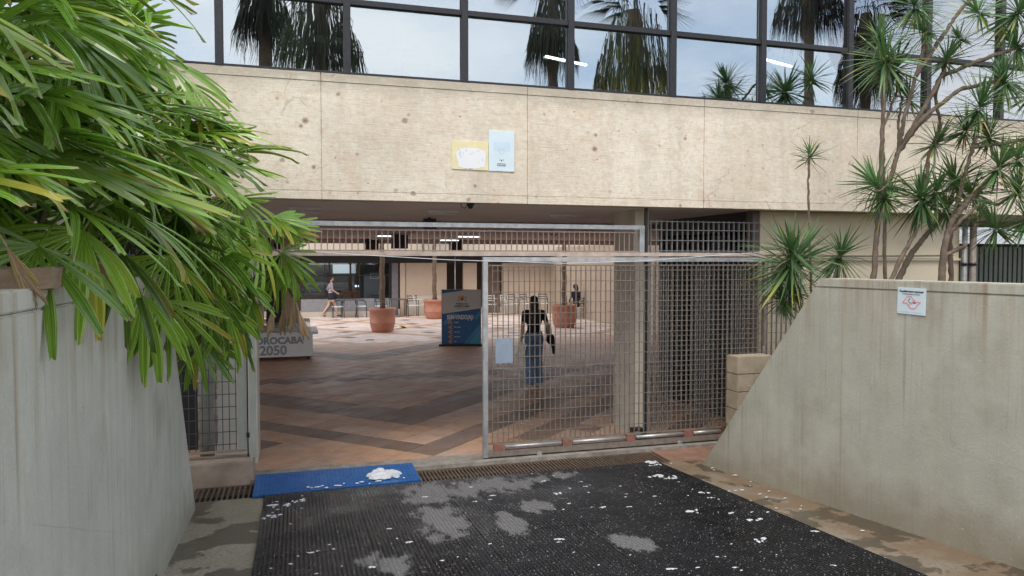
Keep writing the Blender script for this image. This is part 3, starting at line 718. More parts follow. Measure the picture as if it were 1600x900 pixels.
# --- fixed grid fence to the right
ff = empty('grid_fence', (5.2, 8.28, 0), 'fixed steel grid fence between the gate post and cream wall', 'fence')
fv = bar_mesh('bar', .0045, .012, 1.06, K['bargal']); fv2 = bar_mesh('bar', .0055, .014, .20, K['bargal'])
for i in range(31): child('bar', fv, ff, (4.25+.0738*i-5.2, .012, 1.255))
for i in range(21): child('bar', fv2, ff, (4.25+.0738*i-5.2, .012, 2.60))
fh = bar_mesh('cross_wire', 1.12, .005, .004, K['bargal']); fh2 = bar_mesh('cross_wire', .78, .005, .005, K['bargal'])
for k in range(17): child('cross_wire', fh, ff, (5.36-5.2, -.0075, .22+.126*k))
for z in (2.42,2.55,2.68,2.785): child('cross_wire', fh2, ff, (5.02-5.2, -.0095, z))
tag(MB().box(4.47,5.84,8.36,8.52,-.005,.10).build('kerb_block', simple('orange_tile_kerb', (.42,.24,.14), .8, var=.2)), 'low orange tiled kerb behind the fixed grid fence', 'kerb')
# --- side grille at the store
sgr = empty('side_grille', (5.865, 9.7, 0), 'tall dark bar grille closing the store beside the passage', 'grille')
sv = bar_mesh('bar', .014, .009, 1.30, K['bardark'])
for i in range(22): child('bar', sv, sgr, (0, 8.58+.115*i-9.7, 1.36))
sh = bar_mesh('cross_wire', .004, 1.25, .006, K['bardark'])
for k in range(6): child('cross_wire', sh, sgr, (-.017, 9.78-9.7, .18+.48*k))
child('base_rail', bar_mesh('base_rail', .02, 1.25, .03, K['bargrey']), sgr, (0, .08, .03))
# --- left fence
plx = tag(MB().box(-1.9,-.425,8.07,8.42,-.2,.205).build('plinth', K['plinth']), 'low stained concrete plinth carrying the left grid fence', 'plinth')
bm = bmesh.new(); bm.from_mesh(plx.data); bmesh.ops.bevel(bm, geom=bm.edges[:], offset=.012, segments=2, affect='EDGES'); bm.to_mesh(plx.data); bm.free()
lf = empty('grid_fence', (-1.1, 8.25, .2), 'narrow grid fence panel with post beside the left wall end', 'fence')
part('post', MB().box(-.468,-.405,8.22,8.28,.205,2.72), K['postpaint'], lf)
for nm,a in (('flat_panel',(-.585,-.50,8.262,8.27)),): part(nm, MB().box(*a,.30,2.45), K['postpaint'], lf)
part('rod', MB().tube([(-.488,8.24,.22),(-.488,8.24,2.5)], .007, 8), K['frame'], lf)
for z in (.42,1.35): part('hinge', MB().box(-.50,-.469,8.228,8.25,z,z+.05), K['frame'], lf)
part('bottom_rail', MB().box(-1.85,-.50,8.23,8.255,.275,.295), K['barbrown'], lf)
for o in lf.children: o.matrix_parent_inverse = Matrix.Translation(-Vector(lf.location))
lv = bar_mesh('bar', .0042,.0042,1.06, K['bardark']); lh = bar_mesh('cross_wire', .63,.0035,.0038, K['bardark'])
for i in range(20): child('bar', lv, lf, (-.605-.066*i+1.1, 0, 1.36-.2))
for k in range(16): child('cross_wire', lh, lf, (-1.225+1.1, -.008, .36+.133*k-.2))
tag(MB().tube([(-.93,8.62,-.02),(-.93,8.62,2.95)], .078, 18).build('drain_pipe', simple('grey_pipe_paint',(.33,.34,.31),.5)), 'thick grey drain pipe behind the left grid fence', 'pipe')
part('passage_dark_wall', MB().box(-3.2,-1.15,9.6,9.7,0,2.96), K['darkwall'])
# --- wire
w1 = [at(455,391,8.1), at(560,398,8.1), at(700,406,8.1), at(880,411.5,8.1), at(1000,408,8.1), at(1120,399,8.1), at(1200,393,8.1)]
tag(MB().tube(w1, .0036, 6).build('hanging_wire', K['whitep']), 'thin white wire sagging across the gate opening', 'wire')
# --- motor
m = MB(); m.box(-.10,.10,-.10,.10,0,.04); m.box(-.085,.085,-.085,.085,.04,.17); 
o = m.build('gate_motor', K['black']); bm = bmesh.new(); bm.from_mesh(o.data); bmesh.ops.bevel(bm, geom=bm.edges[:], offset=.015, segments=2, affect='EDGES'); bm.to_mesh(o.data); bm.free()
o.location = (4.17,8.46,.0); tag(o, 'black gate motor housing on the floor behind the sliding gate', 'motor')
child('pinion', MB().tube([(-.05,-.13,.12),(-.05,-.09,.12)], .035, 14).mesh('pinion', K['galv']), o)

# ================================================================== drains, blue plate, mats, foam
def drain(x0, x1, lab, n):
    rt = empty('drain_grate', ((x0+x1)/2, 7.8, -.04), lab, 'drain')
    L_ = .50; cx = (x0+x1)/2
    for y in (-.245,.245): child('frame', bar_mesh('frame', (x1-x0)/2, .008, .02, K['grate']), rt, (0,y,-.012))
    me = MB().box(-.008,.008,-.236,.236,-.018,.0).mesh('slat', K['grate'])
    for i in range(n):
        x = x0+(i+.5)*(x1-x0)/n; child('slat', me, rt, (x-cx, 0, .004+rnd.uniform(-.002,.001)), (0,rnd.uniform(-.1,.1),rnd.uniform(-.012,.012)))
    child('pit', MB().box((x0-cx),(x1-cx),-.24,.24,-.115,-.09).mesh('pit', K['void']), rt)
drain(1.26, 4.14, 'long rusty slotted drain grate along the gate threshold', 70)
drain(-.98, -.43, 'short rusty drain grate in front of the left plinth', 11)
A, B = (-.41, 7.50, ramp_z(7.50)+.006), (1.25, 7.56, ramp_z(7.56)+.006)
b = MB(); th = .018
top = [(-.41,7.50,ramp_z(7.5)+.019),(1.25,7.58,ramp_z(7.58)+.019),(1.25,8.20,.022),(-.41,8.20,.022)]
b.prism([(x,y,z-th) for x,y,z in top], (0,0,th)); 
bpn = tag(b.build('ramp_plate', K['blue']), 'wet bright blue rubber ramp plate bridging the drain', 'ramp plate')
b = MB()
for i in range(40):
    for j in range(14):
        u = (i+.5)/40; v = (j+.5)/14; x = -.41+1.66*u; y = (7.50+.08*u)*(1-v)+8.20*v; z = (ramp_z(7.5+.08*u)+.019)*(1-v)+.022*v
        a = .012
        b.add([(x-a,y,z-.001),(x,y-a,z-.001),(x+a,y,z-.001),(x,y+a,z-.001),(x,y,z+.004)], [(0,1,4),(1,2,4),(2,3,4),(3,0,4)])
so_ = b.build('stud_field', K['blue'], bpn); so_['kind'] = 'stuff'

# rubber mats
def mat_mesh(w_, l_):
    m = MB(); m.box(0,w_,0,l_,0,.008)
    nx_ = int(w_/.0305); ny_ = int(l_/.034); h = .0065
    for i in range(nx_):
        for j in range(ny_):
            x = (i+.5)*w_/nx_; y = (j+.5)*l_/ny_ ; a, c = .0095, .0125; e = .004
            m.add([(x-a,y-c,.0078),(x+a,y-c,.0078),(x+a,y+c,.0078),(x-a,y+c,.0078),(x-a+e,y-c+e,.0078+h),(x+a-e,y-c+e,.0078+h),(x+a-e,y+c-e,.0078+h),(x-a+e,y+c-e,.0078+h)],
                  [(4,5,6,7),(0,1,5,4),(1,2,6,5),(2,3,7,6),(3,0,4,7)])
    return m.mesh('rubber_mat', K['rubber'])
rows = [(6.86,7.52),(5.61,6.855),(4.36,5.605),(3.11,4.355),(1.86,3.105)]; cw = 4.27/5
mm_ = {}
slope = math.atan(.062)
where = ['against the drain grate', 'second back from the drain', 'third back from the drain', 'fourth back from the drain', 'fifth back from the drain']
colw = ['along the left concrete strip', 'second over from the left concrete strip', 'in the middle column', 'second over from the right wall strip', 'along the right wall strip']
for r_, (y0, y1) in enumerate(rows):
    l_ = round(y1-y0, 3)
    if l_ not in mm_: mm_[l_] = mat_mesh(cw-.004, l_-.002)
    for c_ in range(5):
        o = link(bpy.data.objects.new('rubber_mat', mm_[l_])); o.location = (-.30+c_*cw+rnd.uniform(-.0015,.0015), y0, ramp_z(y0)+.004+rnd.uniform(0,.001)); o.rotation_euler.x = -slope
        tag(o, 'black studded rubber mat %s, %s' % (where[r_], colw[c_]), 'mat', 'black rubber mats on the ramp')

# foam
def blob(m, c, rx, ry, h, rz, seed, n=12, up=Vector((0,.062,1))):
    vs = []; ca, sa = math.cos(rz), math.sin(rz)
    for ring, (k, hh) in enumerate(((1,0),(.8,.6),(.45,.95))):
        for i in range(n):
            t = 2*math.pi*i/n; q = 1+.45*mnoise.noise(Vector((math.cos(t)*1.3+seed*3.1, math.sin(t)*1.3, seed)))+.2*mnoise.noise(Vector((math.cos(t)*4, math.sin(t)*4, seed*2.0)))
            x, y = rx*k*q*math.cos(t), ry*k*q*math.sin(t)
            X, Y = x*ca-y*sa, x*sa+y*ca
            vs.append((c[0]+X, c[1]+Y, c[2]-.062*Y+h*hh*(1+.35*mnoise.noise(Vector((i,ring,seed))))))
    vs.append((c[0],c[1],c[2]+h))
    fs = [(r*n+i, r*n+(i+1)%n, (r+1)*n+(i+1)%n, (r+1)*n+i) for r in range(2) for i in range(n)]+[(2*n+i,2*n+(i+1)%n,3*n) for i in range(n)]
    m.add(vs, fs, 0, True)
m = MB()
br = random.Random(5)
def splash(m, x, y, rx, ry, z, seed):
    for q in range(6):
        a = br.uniform(-1,1); c_ = br.uniform(-1,1)
        blob(m, (x+a*rx*.8, y+c_*ry*1.4, z(x,y)-.001), rx*br.uniform(.10,.36), ry*br.uniform(.35,1.1), .006, br.uniform(-.6,.6), seed+q*1.7, 14)
def zmat(x,y): return ramp_z(y)+(.0165 if -.3 < x < 3.97 and y < 7.52 else .0)
for i in range(260):
    x = rnd.uniform(-.25,4.45); y = rnd.uniform(3.3,7.45)
    dens = mnoise.noise(Vector((x*.9,y*.9,4)))
    if dens < -.05 and rnd.random() < .75: continue
    if 1.0 < x < 2.4 and y > 5.5 and rnd.random() < .6: continue
    r0 = rnd.choice((.006,.007,.008,.010,.012,.014,.022))
    blob(m, (x,y,zmat(x,y)-.001), r0*rnd.uniform(1,2.2), r0*rnd.uniform(.6,1), .004, rnd.uniform(-.5,.5), i)
for px,py,rx,ry in ((1018,725,.10,.05),(1047,747,.09,.035),(1085,800,.085,.03),(1180,813,.075,.03),(1190,845,.06,.025),(1027,745,.11,.035),(440,790,.16,.03),(470,783,.1,.025),(425,808,.09,.025),(1100,770,.07,.025),(870,772,.06,.02),(1012,723,.13,.03)):
    P = atz(px,py,0); t = 0
    for _ in range(4): P = atz(px,py,ramp_z(P.y)+.012)
    splash(m, P.x, P.y, rx, ry, zmat, px)
tag(m.build('foam_splashes', K['foam']), 'white soap foam splashes scattered over the mats and ramp', 'foam', kind='stuff')
m = MB()
hb_ = [(597+br.uniform(-20,24),746+br.uniform(-5,5),br.uniform(.03,.06),br.uniform(.025,.045),br.uniform(.03,.07)) for _ in range(16)]
for i,(px,py,rx,ry,h) in enumerate(tuple(hb_)+((597,747,.11,.07,.055),(612,744,.10,.06,.045),(588,750,.08,.05,.03))+tuple((470+9*q_+br.uniform(-5,5), 767-.105*9*q_+br.uniform(-2,3), br.uniform(.01,.035), br.uniform(.008,.02), .008) for q_ in range(20) if br.random() < .75)):
    P = atz(px,py,-.0); v = (8.2-P.y)/.7; z = (.022)*(1-v)+(ramp_z(7.5)+.03)*v
    blob(m, (P.x,P.y,z-.002), rx, ry, h, 0, i+50, 22)
tag(m.build('foam_heap', K['foam']), 'heap of white soap foam on the blue ramp plate', 'foam', kind='stuff')

# ================================================================== plants
def attr_mesh(name, mb, ts, us, ks, mats):
    me = mb.mesh(name, mats)
    for nm, vals in (('t', ts), ('u', us), ('k', ks)):
        a = me.attributes.new(nm, 'FLOAT', 'POINT'); a.data.foreach_set('value', vals)
    return me
def fan_leaf(seed, nseg=11, spread=R(80), Lb=.6, wid=.024, droop=.22, petiole=.45, mat=None, fold=.25, split=.12):
    r = random.Random(seed); m = MB(); ts = []; us = []; ks = []
    ns = 9
    for i in range(nseg):
        f = (i+.5)/nseg*2-1
        a = f*spread + r.uniform(-.05,.05)
        ln = Lb*(1-.28*abs(f)**2)*r.uniform(.86,1.06)
        w_ = wid*r.uniform(.75,1.2)
        dr = droop*r.uniform(.6,1.5); side = r.uniform(-.05,.05); lift = r.uniform(-.05,.07)+fold*abs(f)*.35; kk = r.random()*.25
        tw = r.uniform(-.6,.6); bend = r.uniform(.25,.9) if r.random() < .10 else 0; tipw = r.uniform(.25,.62)
        vs = []
        for s in range(ns+1):
            t = s/ns
            rad = ln*t
            z = lift*rad - dr*ln*t*t*1.0 - bend*ln*max(0, t-.6)**1.2*1.2
            aa = a + side*t
            c = Vector((math.sin(aa)*rad, math.cos(aa)*rad*(1-.12*dr*t), z))
            prof = min(1, .18+1.5*t) * (1 if t < .7 else 1-(1-tipw)*((t-.7)/.3)**1.4)
            across = Vector((math.cos(aa), -math.sin(aa), tw*.35*t)).normalized()
            for q, h in ((-1,.0),(-.5,.5),(0,-.2),(.5,.5),(1,.0)):
                jag = 0
                if s == ns: jag = r.uniform(-.05,.03)*ln
                vs.append(c + across*(q*w_*prof) + Vector((0,0,h*w_*.75*prof)) + Vector((math.sin(aa),math.cos(aa),0))*jag)
                ts.append(t); us.append((q+1)/2+.001*i); ks.append(kk)
        m.add(vs, [(s*5+q, s*5+q+1, (s+1)*5+q+1, (s+1)*5+q) for s in range(ns) for q in range(4)], 0, False)
    pts = [Vector((0, -petiole*k/4, -.09*petiole*(k/4)**2*2)) for k in range(5)]
    nb = len(m.v); m.tube(pts, [.006,.006,.0065,.007,.008], 5, 0, True, False); ad = len(m.v)-nb
    ts += [.2]*ad; us += [.5]*ad; ks += [.1]*ad
    return attr_mesh('leaf', m, ts, us, ks, mat)
def orient(o, P, d, nrm):
    d = d.normalized(); x = d.cross(nrm).normalized(); z = x.cross(d).normalized()
    o.matrix_basis = Matrix(((x.x,d.x,z.x,P.x),(x.y,d.y,z.y,P.y),(x.z,d.z,z.z,P.z),(0,0,0,1)))
LV = [fan_leaf(100+i, nseg=rnd.randint(9,12), spread=R(rnd.uniform(66,102)), Lb=rnd.uniform(.54,.68), wid=rnd.uniform(.024,.033), droop=(.06,.14,.20,.28,.10,.34,.16,.22)[i%8], mat=K['palm']) for i in range(12)]
LD = [fan_leaf(200+i, nseg=9, spread=R(9), Lb=.40, wid=.014, droop=.12, petiole=.35, mat=K['palmdead']) for i in range(3)]
pr = random.Random(21)
palm_roots = []
def wall_top(y): return 2.23 if y < 5.96 else 2.15-(y-5.96)*1.55
def leaf_ok(hub, d, nrm, sc):
    """no blade may pass through the retaining wall"""
    x = d.cross(nrm).normalized(); z = x.cross(d.normalized())
    if -1.22 < hub.x < -.86 and hub.z < wall_top(hub.y)+.03: return False
    back = hub - d.normalized()*.5*sc
    ends = [hub + (x*math.sin(a)+d.normalized()*math.cos(a))*.72*sc + z*(.06-k) for a in (-1.7,-1.3,-.9,-.5,0,.5,.9,1.3,1.7) for k in (0,.25)] + [back]
    for e in ends:
        for q in range(1, 13):
            p = hub.lerp(e, q/12)
            if -1.20 < p.x < -.875 and p.z < wall_top(p.y)+.02: return False
    return True
def palm_clump(name_lab, stems, nleaf, view=Vector((.55,-.83,0)), wide=150):
    base = Vector(stems[0][:3])
    rt = empty('lady_palm', (base.x, base.y, 1.9), name_lab, 'palm', 'fan leaved palms in the raised bed')
    off = Vector(rt.location)
    for si, (x, y, z, lean) in enumerate(stems):
        top = Vector((x, y, z)); foot = Vector((min(-1.35, x-lean[0]), min(6.3,y-lean[1]), 1.6 if y-lean[1] < 5.6 else .8))
        mid = (top+foot)/2 + Vector((-.08,0,.12))
        m = MB(); m.tube([foot-off, mid-off, top-off], [.022,.019,.015], 7); m.build('stem', K['cane'], rt)
        n = nleaf if not isinstance(nleaf, (list,tuple)) else nleaf[si]
        base_az = math.atan2(view.y, view.x)
        for k in range(n):
            f = (k+.5)/n
            for attempt in range(8):
                az = base_az + R(pr.uniform(-wide, wide)) if pr.random() < .85 else pr.uniform(-3.14,3.14)
                el = R(78) - f*R(118) + R(pr.uniform(-12,12)) + R(6*attempt)
                hub_d = Vector((math.cos(az)*math.cos(el), math.sin(az)*math.cos(el), math.sin(el)))
                st = top - Vector((0,0,f*.62))
                hub = st + hub_d*.45*pr.uniform(.8,1.1)
                el2 = el - R(pr.uniform(30,72))
                d = Vector((math.cos(az)*math.cos(el2), math.sin(az)*math.cos(el2), math.sin(el2)))
                nrm = Vector((-math.cos(az)*math.sin(el2), -math.sin(az)*math.sin(el2), math.cos(el2))) + Vector((pr.uniform(-.35,.35),pr.uniform(-.35,.35),0))
                P = hub; tip = hub + d*.6; ok = True
                # keep leaves out of the wall body and the facade
                if tip.y > 7.9 or hub.y > 7.75: ok = False
                if tip.x > -1.2 and tip.y < 4.2 and tip.z < 2.05: ok = False
                if ok and leaf_ok(hub, d, nrm, 1.1): break
            else: continue
            o = bpy.data.objects.new('leaf', pr.choice(LV)); C.objects.link(o); o.parent = rt
            orient(o, P-off, d, nrm); sc = pr.uniform(.82,1.12); o.matrix_basis = o.matrix_basis @ Matrix.Scale(sc, 4)
    return rt
c1 = palm_clump('big bright green fan leaved palm beside the wall top stones', [(-1.55,2.55,3.15,(.1,0)),(-1.40,3.25,2.75,(.1,0)),(-1.75,3.3,3.75,(.1,0)),(-1.30,3.9,3.1,(.15,0)),(-2.3,3.0,4.2,(.1,0)),(-1.9,4.1,4.2,(.1,0)),(-1.32,3.55,2.75,(.1,0)),(-1.6,3.0,3.3,(.1,0)),(-1.75,3.7,4.0,(.1,0)),(-2.0,4.3,3.2,(.1,0))], [15,14,16,16,12,15,16,15,13,12])
c2 = palm_clump('dense green fan leaved palm drooping over the middle of the left wall', [(-1.30,4.75,2.75,(.1,.0)),(-1.45,4.9,3.5,(.1,0)),(-1.15,5.45,3.0,(.2,.1)),(-1.6,5.6,4.1,(.1,.1)),(-1.15,5.9,2.45,(.2,.2)),(-2.3,5.0,4.6,(.1,.1)),(-1.5,4.6,4.1,(.1,.0)),(-1.4,5.3,3.7,(.1,.0)),(-1.9,5.2,3.2,(.1,.0))], [16,16,16,15,13,13,14,14,12])
c3 = palm_clump('leaning fan leaved palm overhanging the sloping end of the left wall', [(-1.05,6.4,3.2,(.3,.4)),(-1.2,6.7,3.9,(.3,.5)),(-.95,6.6,2.5,(.4,.5)),(-1.7,6.8,4.4,(.2,.5)),(-.75,7.0,3.0,(.5,.8))], [16,15,14,13,13])
# single fronds the photo shows clearly: hub point, direction of the leaf, leaf shape
def frond(rt, hub, tip, mesh, up=(0,0,1), sc=1.0):
    hub = Vector(hub); tip = Vector(tip); off = Vector(rt.location)
    o = bpy.data.objects.new('leaf', mesh); C.objects.link(o); o.parent = rt
    orient(o, hub-off, tip-hub, Vector(up)); o.matrix_basis = o.matrix_basis @ Matrix.Scale(sc, 4)
frond(c2, at(222,462,4.7), at(185,545,4.45), LV[5], (.35,-.8,.5), .88)
frond(c2, at(255,470,4.9), at(290,520,4.8), LV[3], (.35,-.8,.5), .8)
for (hx,hy,tx,ty,Y,k) in ((330,455,310,540,5.9,5),(352,480,345,600,6.4,5),(300,430,285,520,5.6,3),(375,440,380,540,6.7,5),(265,400,250,470,5.2,3),(60,385,30,430,3.3,2),(190,395,170,440,4.1,3),(330,400,300,470,5.7,5),(130,360,95,420,3.7,5)):
    frond(c2 if hx > 200 else c1, at(hx,hy,Y), at(tx,ty,Y-.15), LV[k], (.4,-.8,.45), .85)
for (hx,hy,tx,ty,Y,k,s) in ((432,352,500,372,7.35,0,.80),(440,395,510,430,7.4,2,.72),(450,410,500,470,7.4,5,.7),(425,340,470,350,7.2,1,.7),(430,420,445,480,7.4,3,.66)):
    frond(c3, at(hx,hy,Y), at(tx,ty,Y-.1), LV[k], (.1,-.6,.8), s)
for (hx,hy,tx,ty,Y) in ((407,480,404,520,7.45),(428,477,420,525,7.4),(444,478,440,520,7.5),(458,470,455,525,7.4),(466,485,475,515,7.4),(395,455,392,500,7.3)):
    frond(c3, at(hx,hy,Y), at(tx,ty,Y), LD[(hx)%3], (.2,-.9,.2), .78)
for (hx,hy,tx,ty,Y) in ((140,400,170,430,3.9),(280,330,300,345,5.3),(10,385,25,410,3.0)):
    frond(c1, at(hx,hy,Y), at(tx,ty,Y), LD[(hx)%3], (.2,-.9,.2), .6)
m = MB(); m.tube([Vector((-1.3,6.4,1.0))-c3.location, at(385,460,7.2)-c3.location, at(420,400,7.35)-c3.location, at(432,350,7.35)-c3.location], [.024,.022,.02,.014], 7); m.build('stem', K['cane'], c3)

# --- spiky dracaenas / yuccas in the right bed
def rosette(seed, n=80, Lb=.46, wid=.011, low=-55, mat=None):
    r = random.Random(seed); m = MB(); ts=[]; us=[]; ks=[]
    for i in range(n):
        f = (i+.5)/n
        el = R(86) - R(86-low)*f**.85 + R(r.uniform(-9,9)); az = i*2.39996+r.uniform(-.3,.3)
        ln = Lb*(.72+.4*math.sin(math.pi*min(1,f*1.1)))*r.uniform(.85,1.1); dr = r.uniform(.02,.28)*(1 if el > 0 else .6)
        out = Vector((math.cos(az),math.sin(az),0)); sidev = Vector((-math.sin(az),math.cos(az),0)); kk = r.random()*.4
        ns = 5; vs = []
        for s in range(ns+1):
            t = s/ns; c = out*(math.cos(el)*ln*t+.012) + Vector((0,0,math.sin(el)*ln*t - dr*ln*t*t + .10*(1-f)-.05))
            w_ = wid*(.75+.5*t if t < .35 else (1-((t-.35)/.65)**1.6)*.93+.03)
            nrm = Vector((-out.x*math.sin(el), -out.y*math.sin(el), math.cos(el)))
            for q,h in ((-1,.3),(0,0),(1,.3)):
                vs.append(c+sidev*(q*w_)+nrm*h*w_); ts.append(t); us.append((q+1)/2); ks.append(kk)
        m.add(vs, [(s*3+q, s*3+q+1,(s+1)*3+q+1,(s+1)*3+q) for s in range(ns) for q in range(2)], 0, False)
    return attr_mesh('leaf_rosette', m, ts, us, ks, mat)
RV = [rosette(300+i, n=(74,60,84,66,78)[i], Lb=(.52,.44,.60,.50,.56)[i], wid=(.015,.014,.016,.0145,.0155)[i], low=(-55,-40,-75,-50,-65)[i], mat=K['drac']) for i in range(5)]
RS = rosette(320, n=30, Lb=.33, wid=.009, low=-35, mat=K['drac'])
RD = rosette(330, n=11, Lb=.40, wid=.010, low=-85, mat=K['palmdead'])
RD2 = None
def spiky(label, trunks, heads, base, group='spiky leaved shrubs in the right bed', sparse=False):
    rt = empty('dracaena', base, label, 'shrub', group); off = Vector(base); dr = random.Random(len(heads)*7+int(base[0]*100))
    for pts, r0, r1 in trunks:
        m = MB(); P = [at(*p) for p in pts]
        if pts[0][1] > 430: P = [Vector((P[0].x+.05, P[0].y, .5))] + P
        # resample with wobble
        Q = []
        for i in range(len(P)-1):
            for s in range(9): Q.append(P[i].lerp(P[i+1], s/9)+Vector((dr.uniform(-1,1),dr.uniform(-1,1),dr.uniform(-1,1)))*.007)
        Q.append(P[-1]); n = len(Q)
        m.tube([q-off for q in Q], [.78*(r0+(r1-r0)*i/(n-1))+(.003 if i % 2 else -.001)+dr.uniform(-.002,.002) for i in range(n)], 9); m.build('trunk' if r0 > .03 else 'branch', K['barkD'], rt)
    for hx,hy,Y,s in heads:
        P = at(hx,hy,Y); o = bpy.data.objects.new('leaf_rosette', RS if sparse else dr.choice(RV)); C.objects.link(o); o.parent = rt
        o.location = P-off; o.rotation_euler = (dr.uniform(-.6,.6),dr.uniform(-.6,.6),dr.uniform(0,6.28)); s *= dr.uniform(.82,1.15); o.scale = (s,s,s*dr.uniform(.85,1.15))
        if not sparse and dr.random() < .6:
            o2 = bpy.data.objects.new('dead_leaves', RD); C.objects.link(o2); o2.parent = rt; o2.location = P-off-Vector((0,0,.06)); o2.rotation_euler = (0,0,dr.uniform(0,6)); o2.scale = (s*.8,)*3
    return rt
Yd = 6.4
spiky('slender dracaena with one small sparse tuft on a thin stem', [([(1268,470,7.0),(1265,380,7.0),(1263,300,7.0),(1264,245,7.0)], .018,.013)], [(1264,248,7.0,.95),(1265,240,7.0,.7)], tuple(at(1268,470,7.0)), sparse=True)
spiky('low bushy dracaena with two round heads behind the sloping wall edge', [([(1262,520,6.8),(1245,460,6.7),(1238,400,6.6)], .03,.02),([(1290,480,6.9),(1305,440,6.8),(1312,405,6.8)], .026,.018)], [(1238,395,6.6,1.1),(1236,415,6.6,.95),(1312,402,6.8,.9),(1235,455,6.7,.7),(1222,470,6.75,.55)], tuple(at(1262,520,6.8)))
spiky('tall slender trunked dracaena in front of the cream wall', [
    ([(1363,450,Yd),(1370,370,Yd),(1374,300,Yd),(1380,180,Yd),(1384,105,Yd)], .042,.022),
    ([(1383,450,6.5),(1382,330,6.5),(1380,250,6.5),(1378,120,6.5)], .026,.018),
    ([(1372,330,Yd),(1392,280,Yd),(1404,235,Yd),(1412,190,6.3),(1430,120,6.2),(1446,65,6.2)], .034,.018),
    ([(1376,310,6.3),(1386,290,6.2),(1372,300,6.2)], .018,.012),
    ([(1400,245,6.4),(1432,200,6.4),(1455,180,6.4)], .024,.016),
    ([(1380,200,6.4),(1395,160,6.5),(1405,130,6.6)], .02,.014),
    ([(1404,235,6.4),(1404,190,6.5),(1410,150,6.5)], .018,.014),
    ([(1404,235,6.4),(1438,180,6.3),(1470,120,6.3),(1530,95,6.2),(1600,70,6.1)], .032,.024),
    ([(1404,235,6.4),(1440,185,6.25),(1500,140,6.2),(1560,125,6.1),(1620,150,6.0)], .032,.02),
    ([(1430,120,6.2),(1470,60,6.2),(1500,15,6.2),(1530,-15,6.2)], .026,.02)],
    [(1590,75,6.1,.85),(1530,20,6.2,.8),(1590,20,6.1,.8),(1500,60,6.2,.6),(1570,128,6.05,.7),(1610,150,6.0,.7),(1384,95,Yd,.98),(1374,290,Yd,.86),(1446,50,6.2,.85),(1420,155,6.5,.75),(1430,10,6.3,.8),(1378,118,6.5,.7),(1400,110,6.6,.75),(1375,60,6.5,.7),(1382,310,6.3,.55)], tuple(at(1363,450,Yd)))
spiky('spreading many branched dracaena leaning over the retaining wall', [
    ([(1398,450,6.5),(1425,395,6.5),(1445,370,6.5),(1475,335,6.4),(1490,300,6.4)], .046,.026),
    ([(1386,450,6.3),(1410,400,6.3),(1432,360,6.3),(1440,325,6.3)], .034,.020),
    ([(1470,450,6.1),(1476,380,6.1),(1488,345,6.1),(1515,310,6.1),(1560,270,6.0)], .052,.028),
    ([(1480,372,6.1),(1500,345,6.0),(1530,320,6.0),(1556,352,5.9)], .026,.018),
    ([(1474,400,6.1),(1495,390,6.05),(1512,383,6.0)], .03,.026),
    ([(1486,440,6.2),(1484,360,6.2),(1500,300,6.2),(1520,230,6.1),(1530,180,6.1)], .036,.02),
    ([(1440,330,6.4),(1452,240,6.4),(1470,200,6.4),(1462,150,6.4),(1475,100,6.3)], .026,.016),
    ([(1520,230,6.1),(1560,225,6.0),(1620,215,5.9)], .024,.018),
    ([(1515,310,6.1),(1560,320,6.0),(1590,300,5.9)], .022,.016)],
    [(1492,285,6.4,.95),(1440,312,6.3,.85),(1560,262,6.0,1.0),(1556,358,5.9,.85),(1530,168,6.1,.9),(1478,95,6.3,.75),(1610,212,5.9,.8),(1590,300,5.9,.85),(1462,225,6.4,.7),
     (1508,205,6.2,.7),(1520,300,6.2,.75),(1545,215,6.1,.75),(1590,250,5.9,.75),(1480,330,6.4,.6),(1462,300,6.3,.6),(1605,345,5.8,.7),(1530,330,6.0,.55)], tuple(at(1470,450,6.1)))

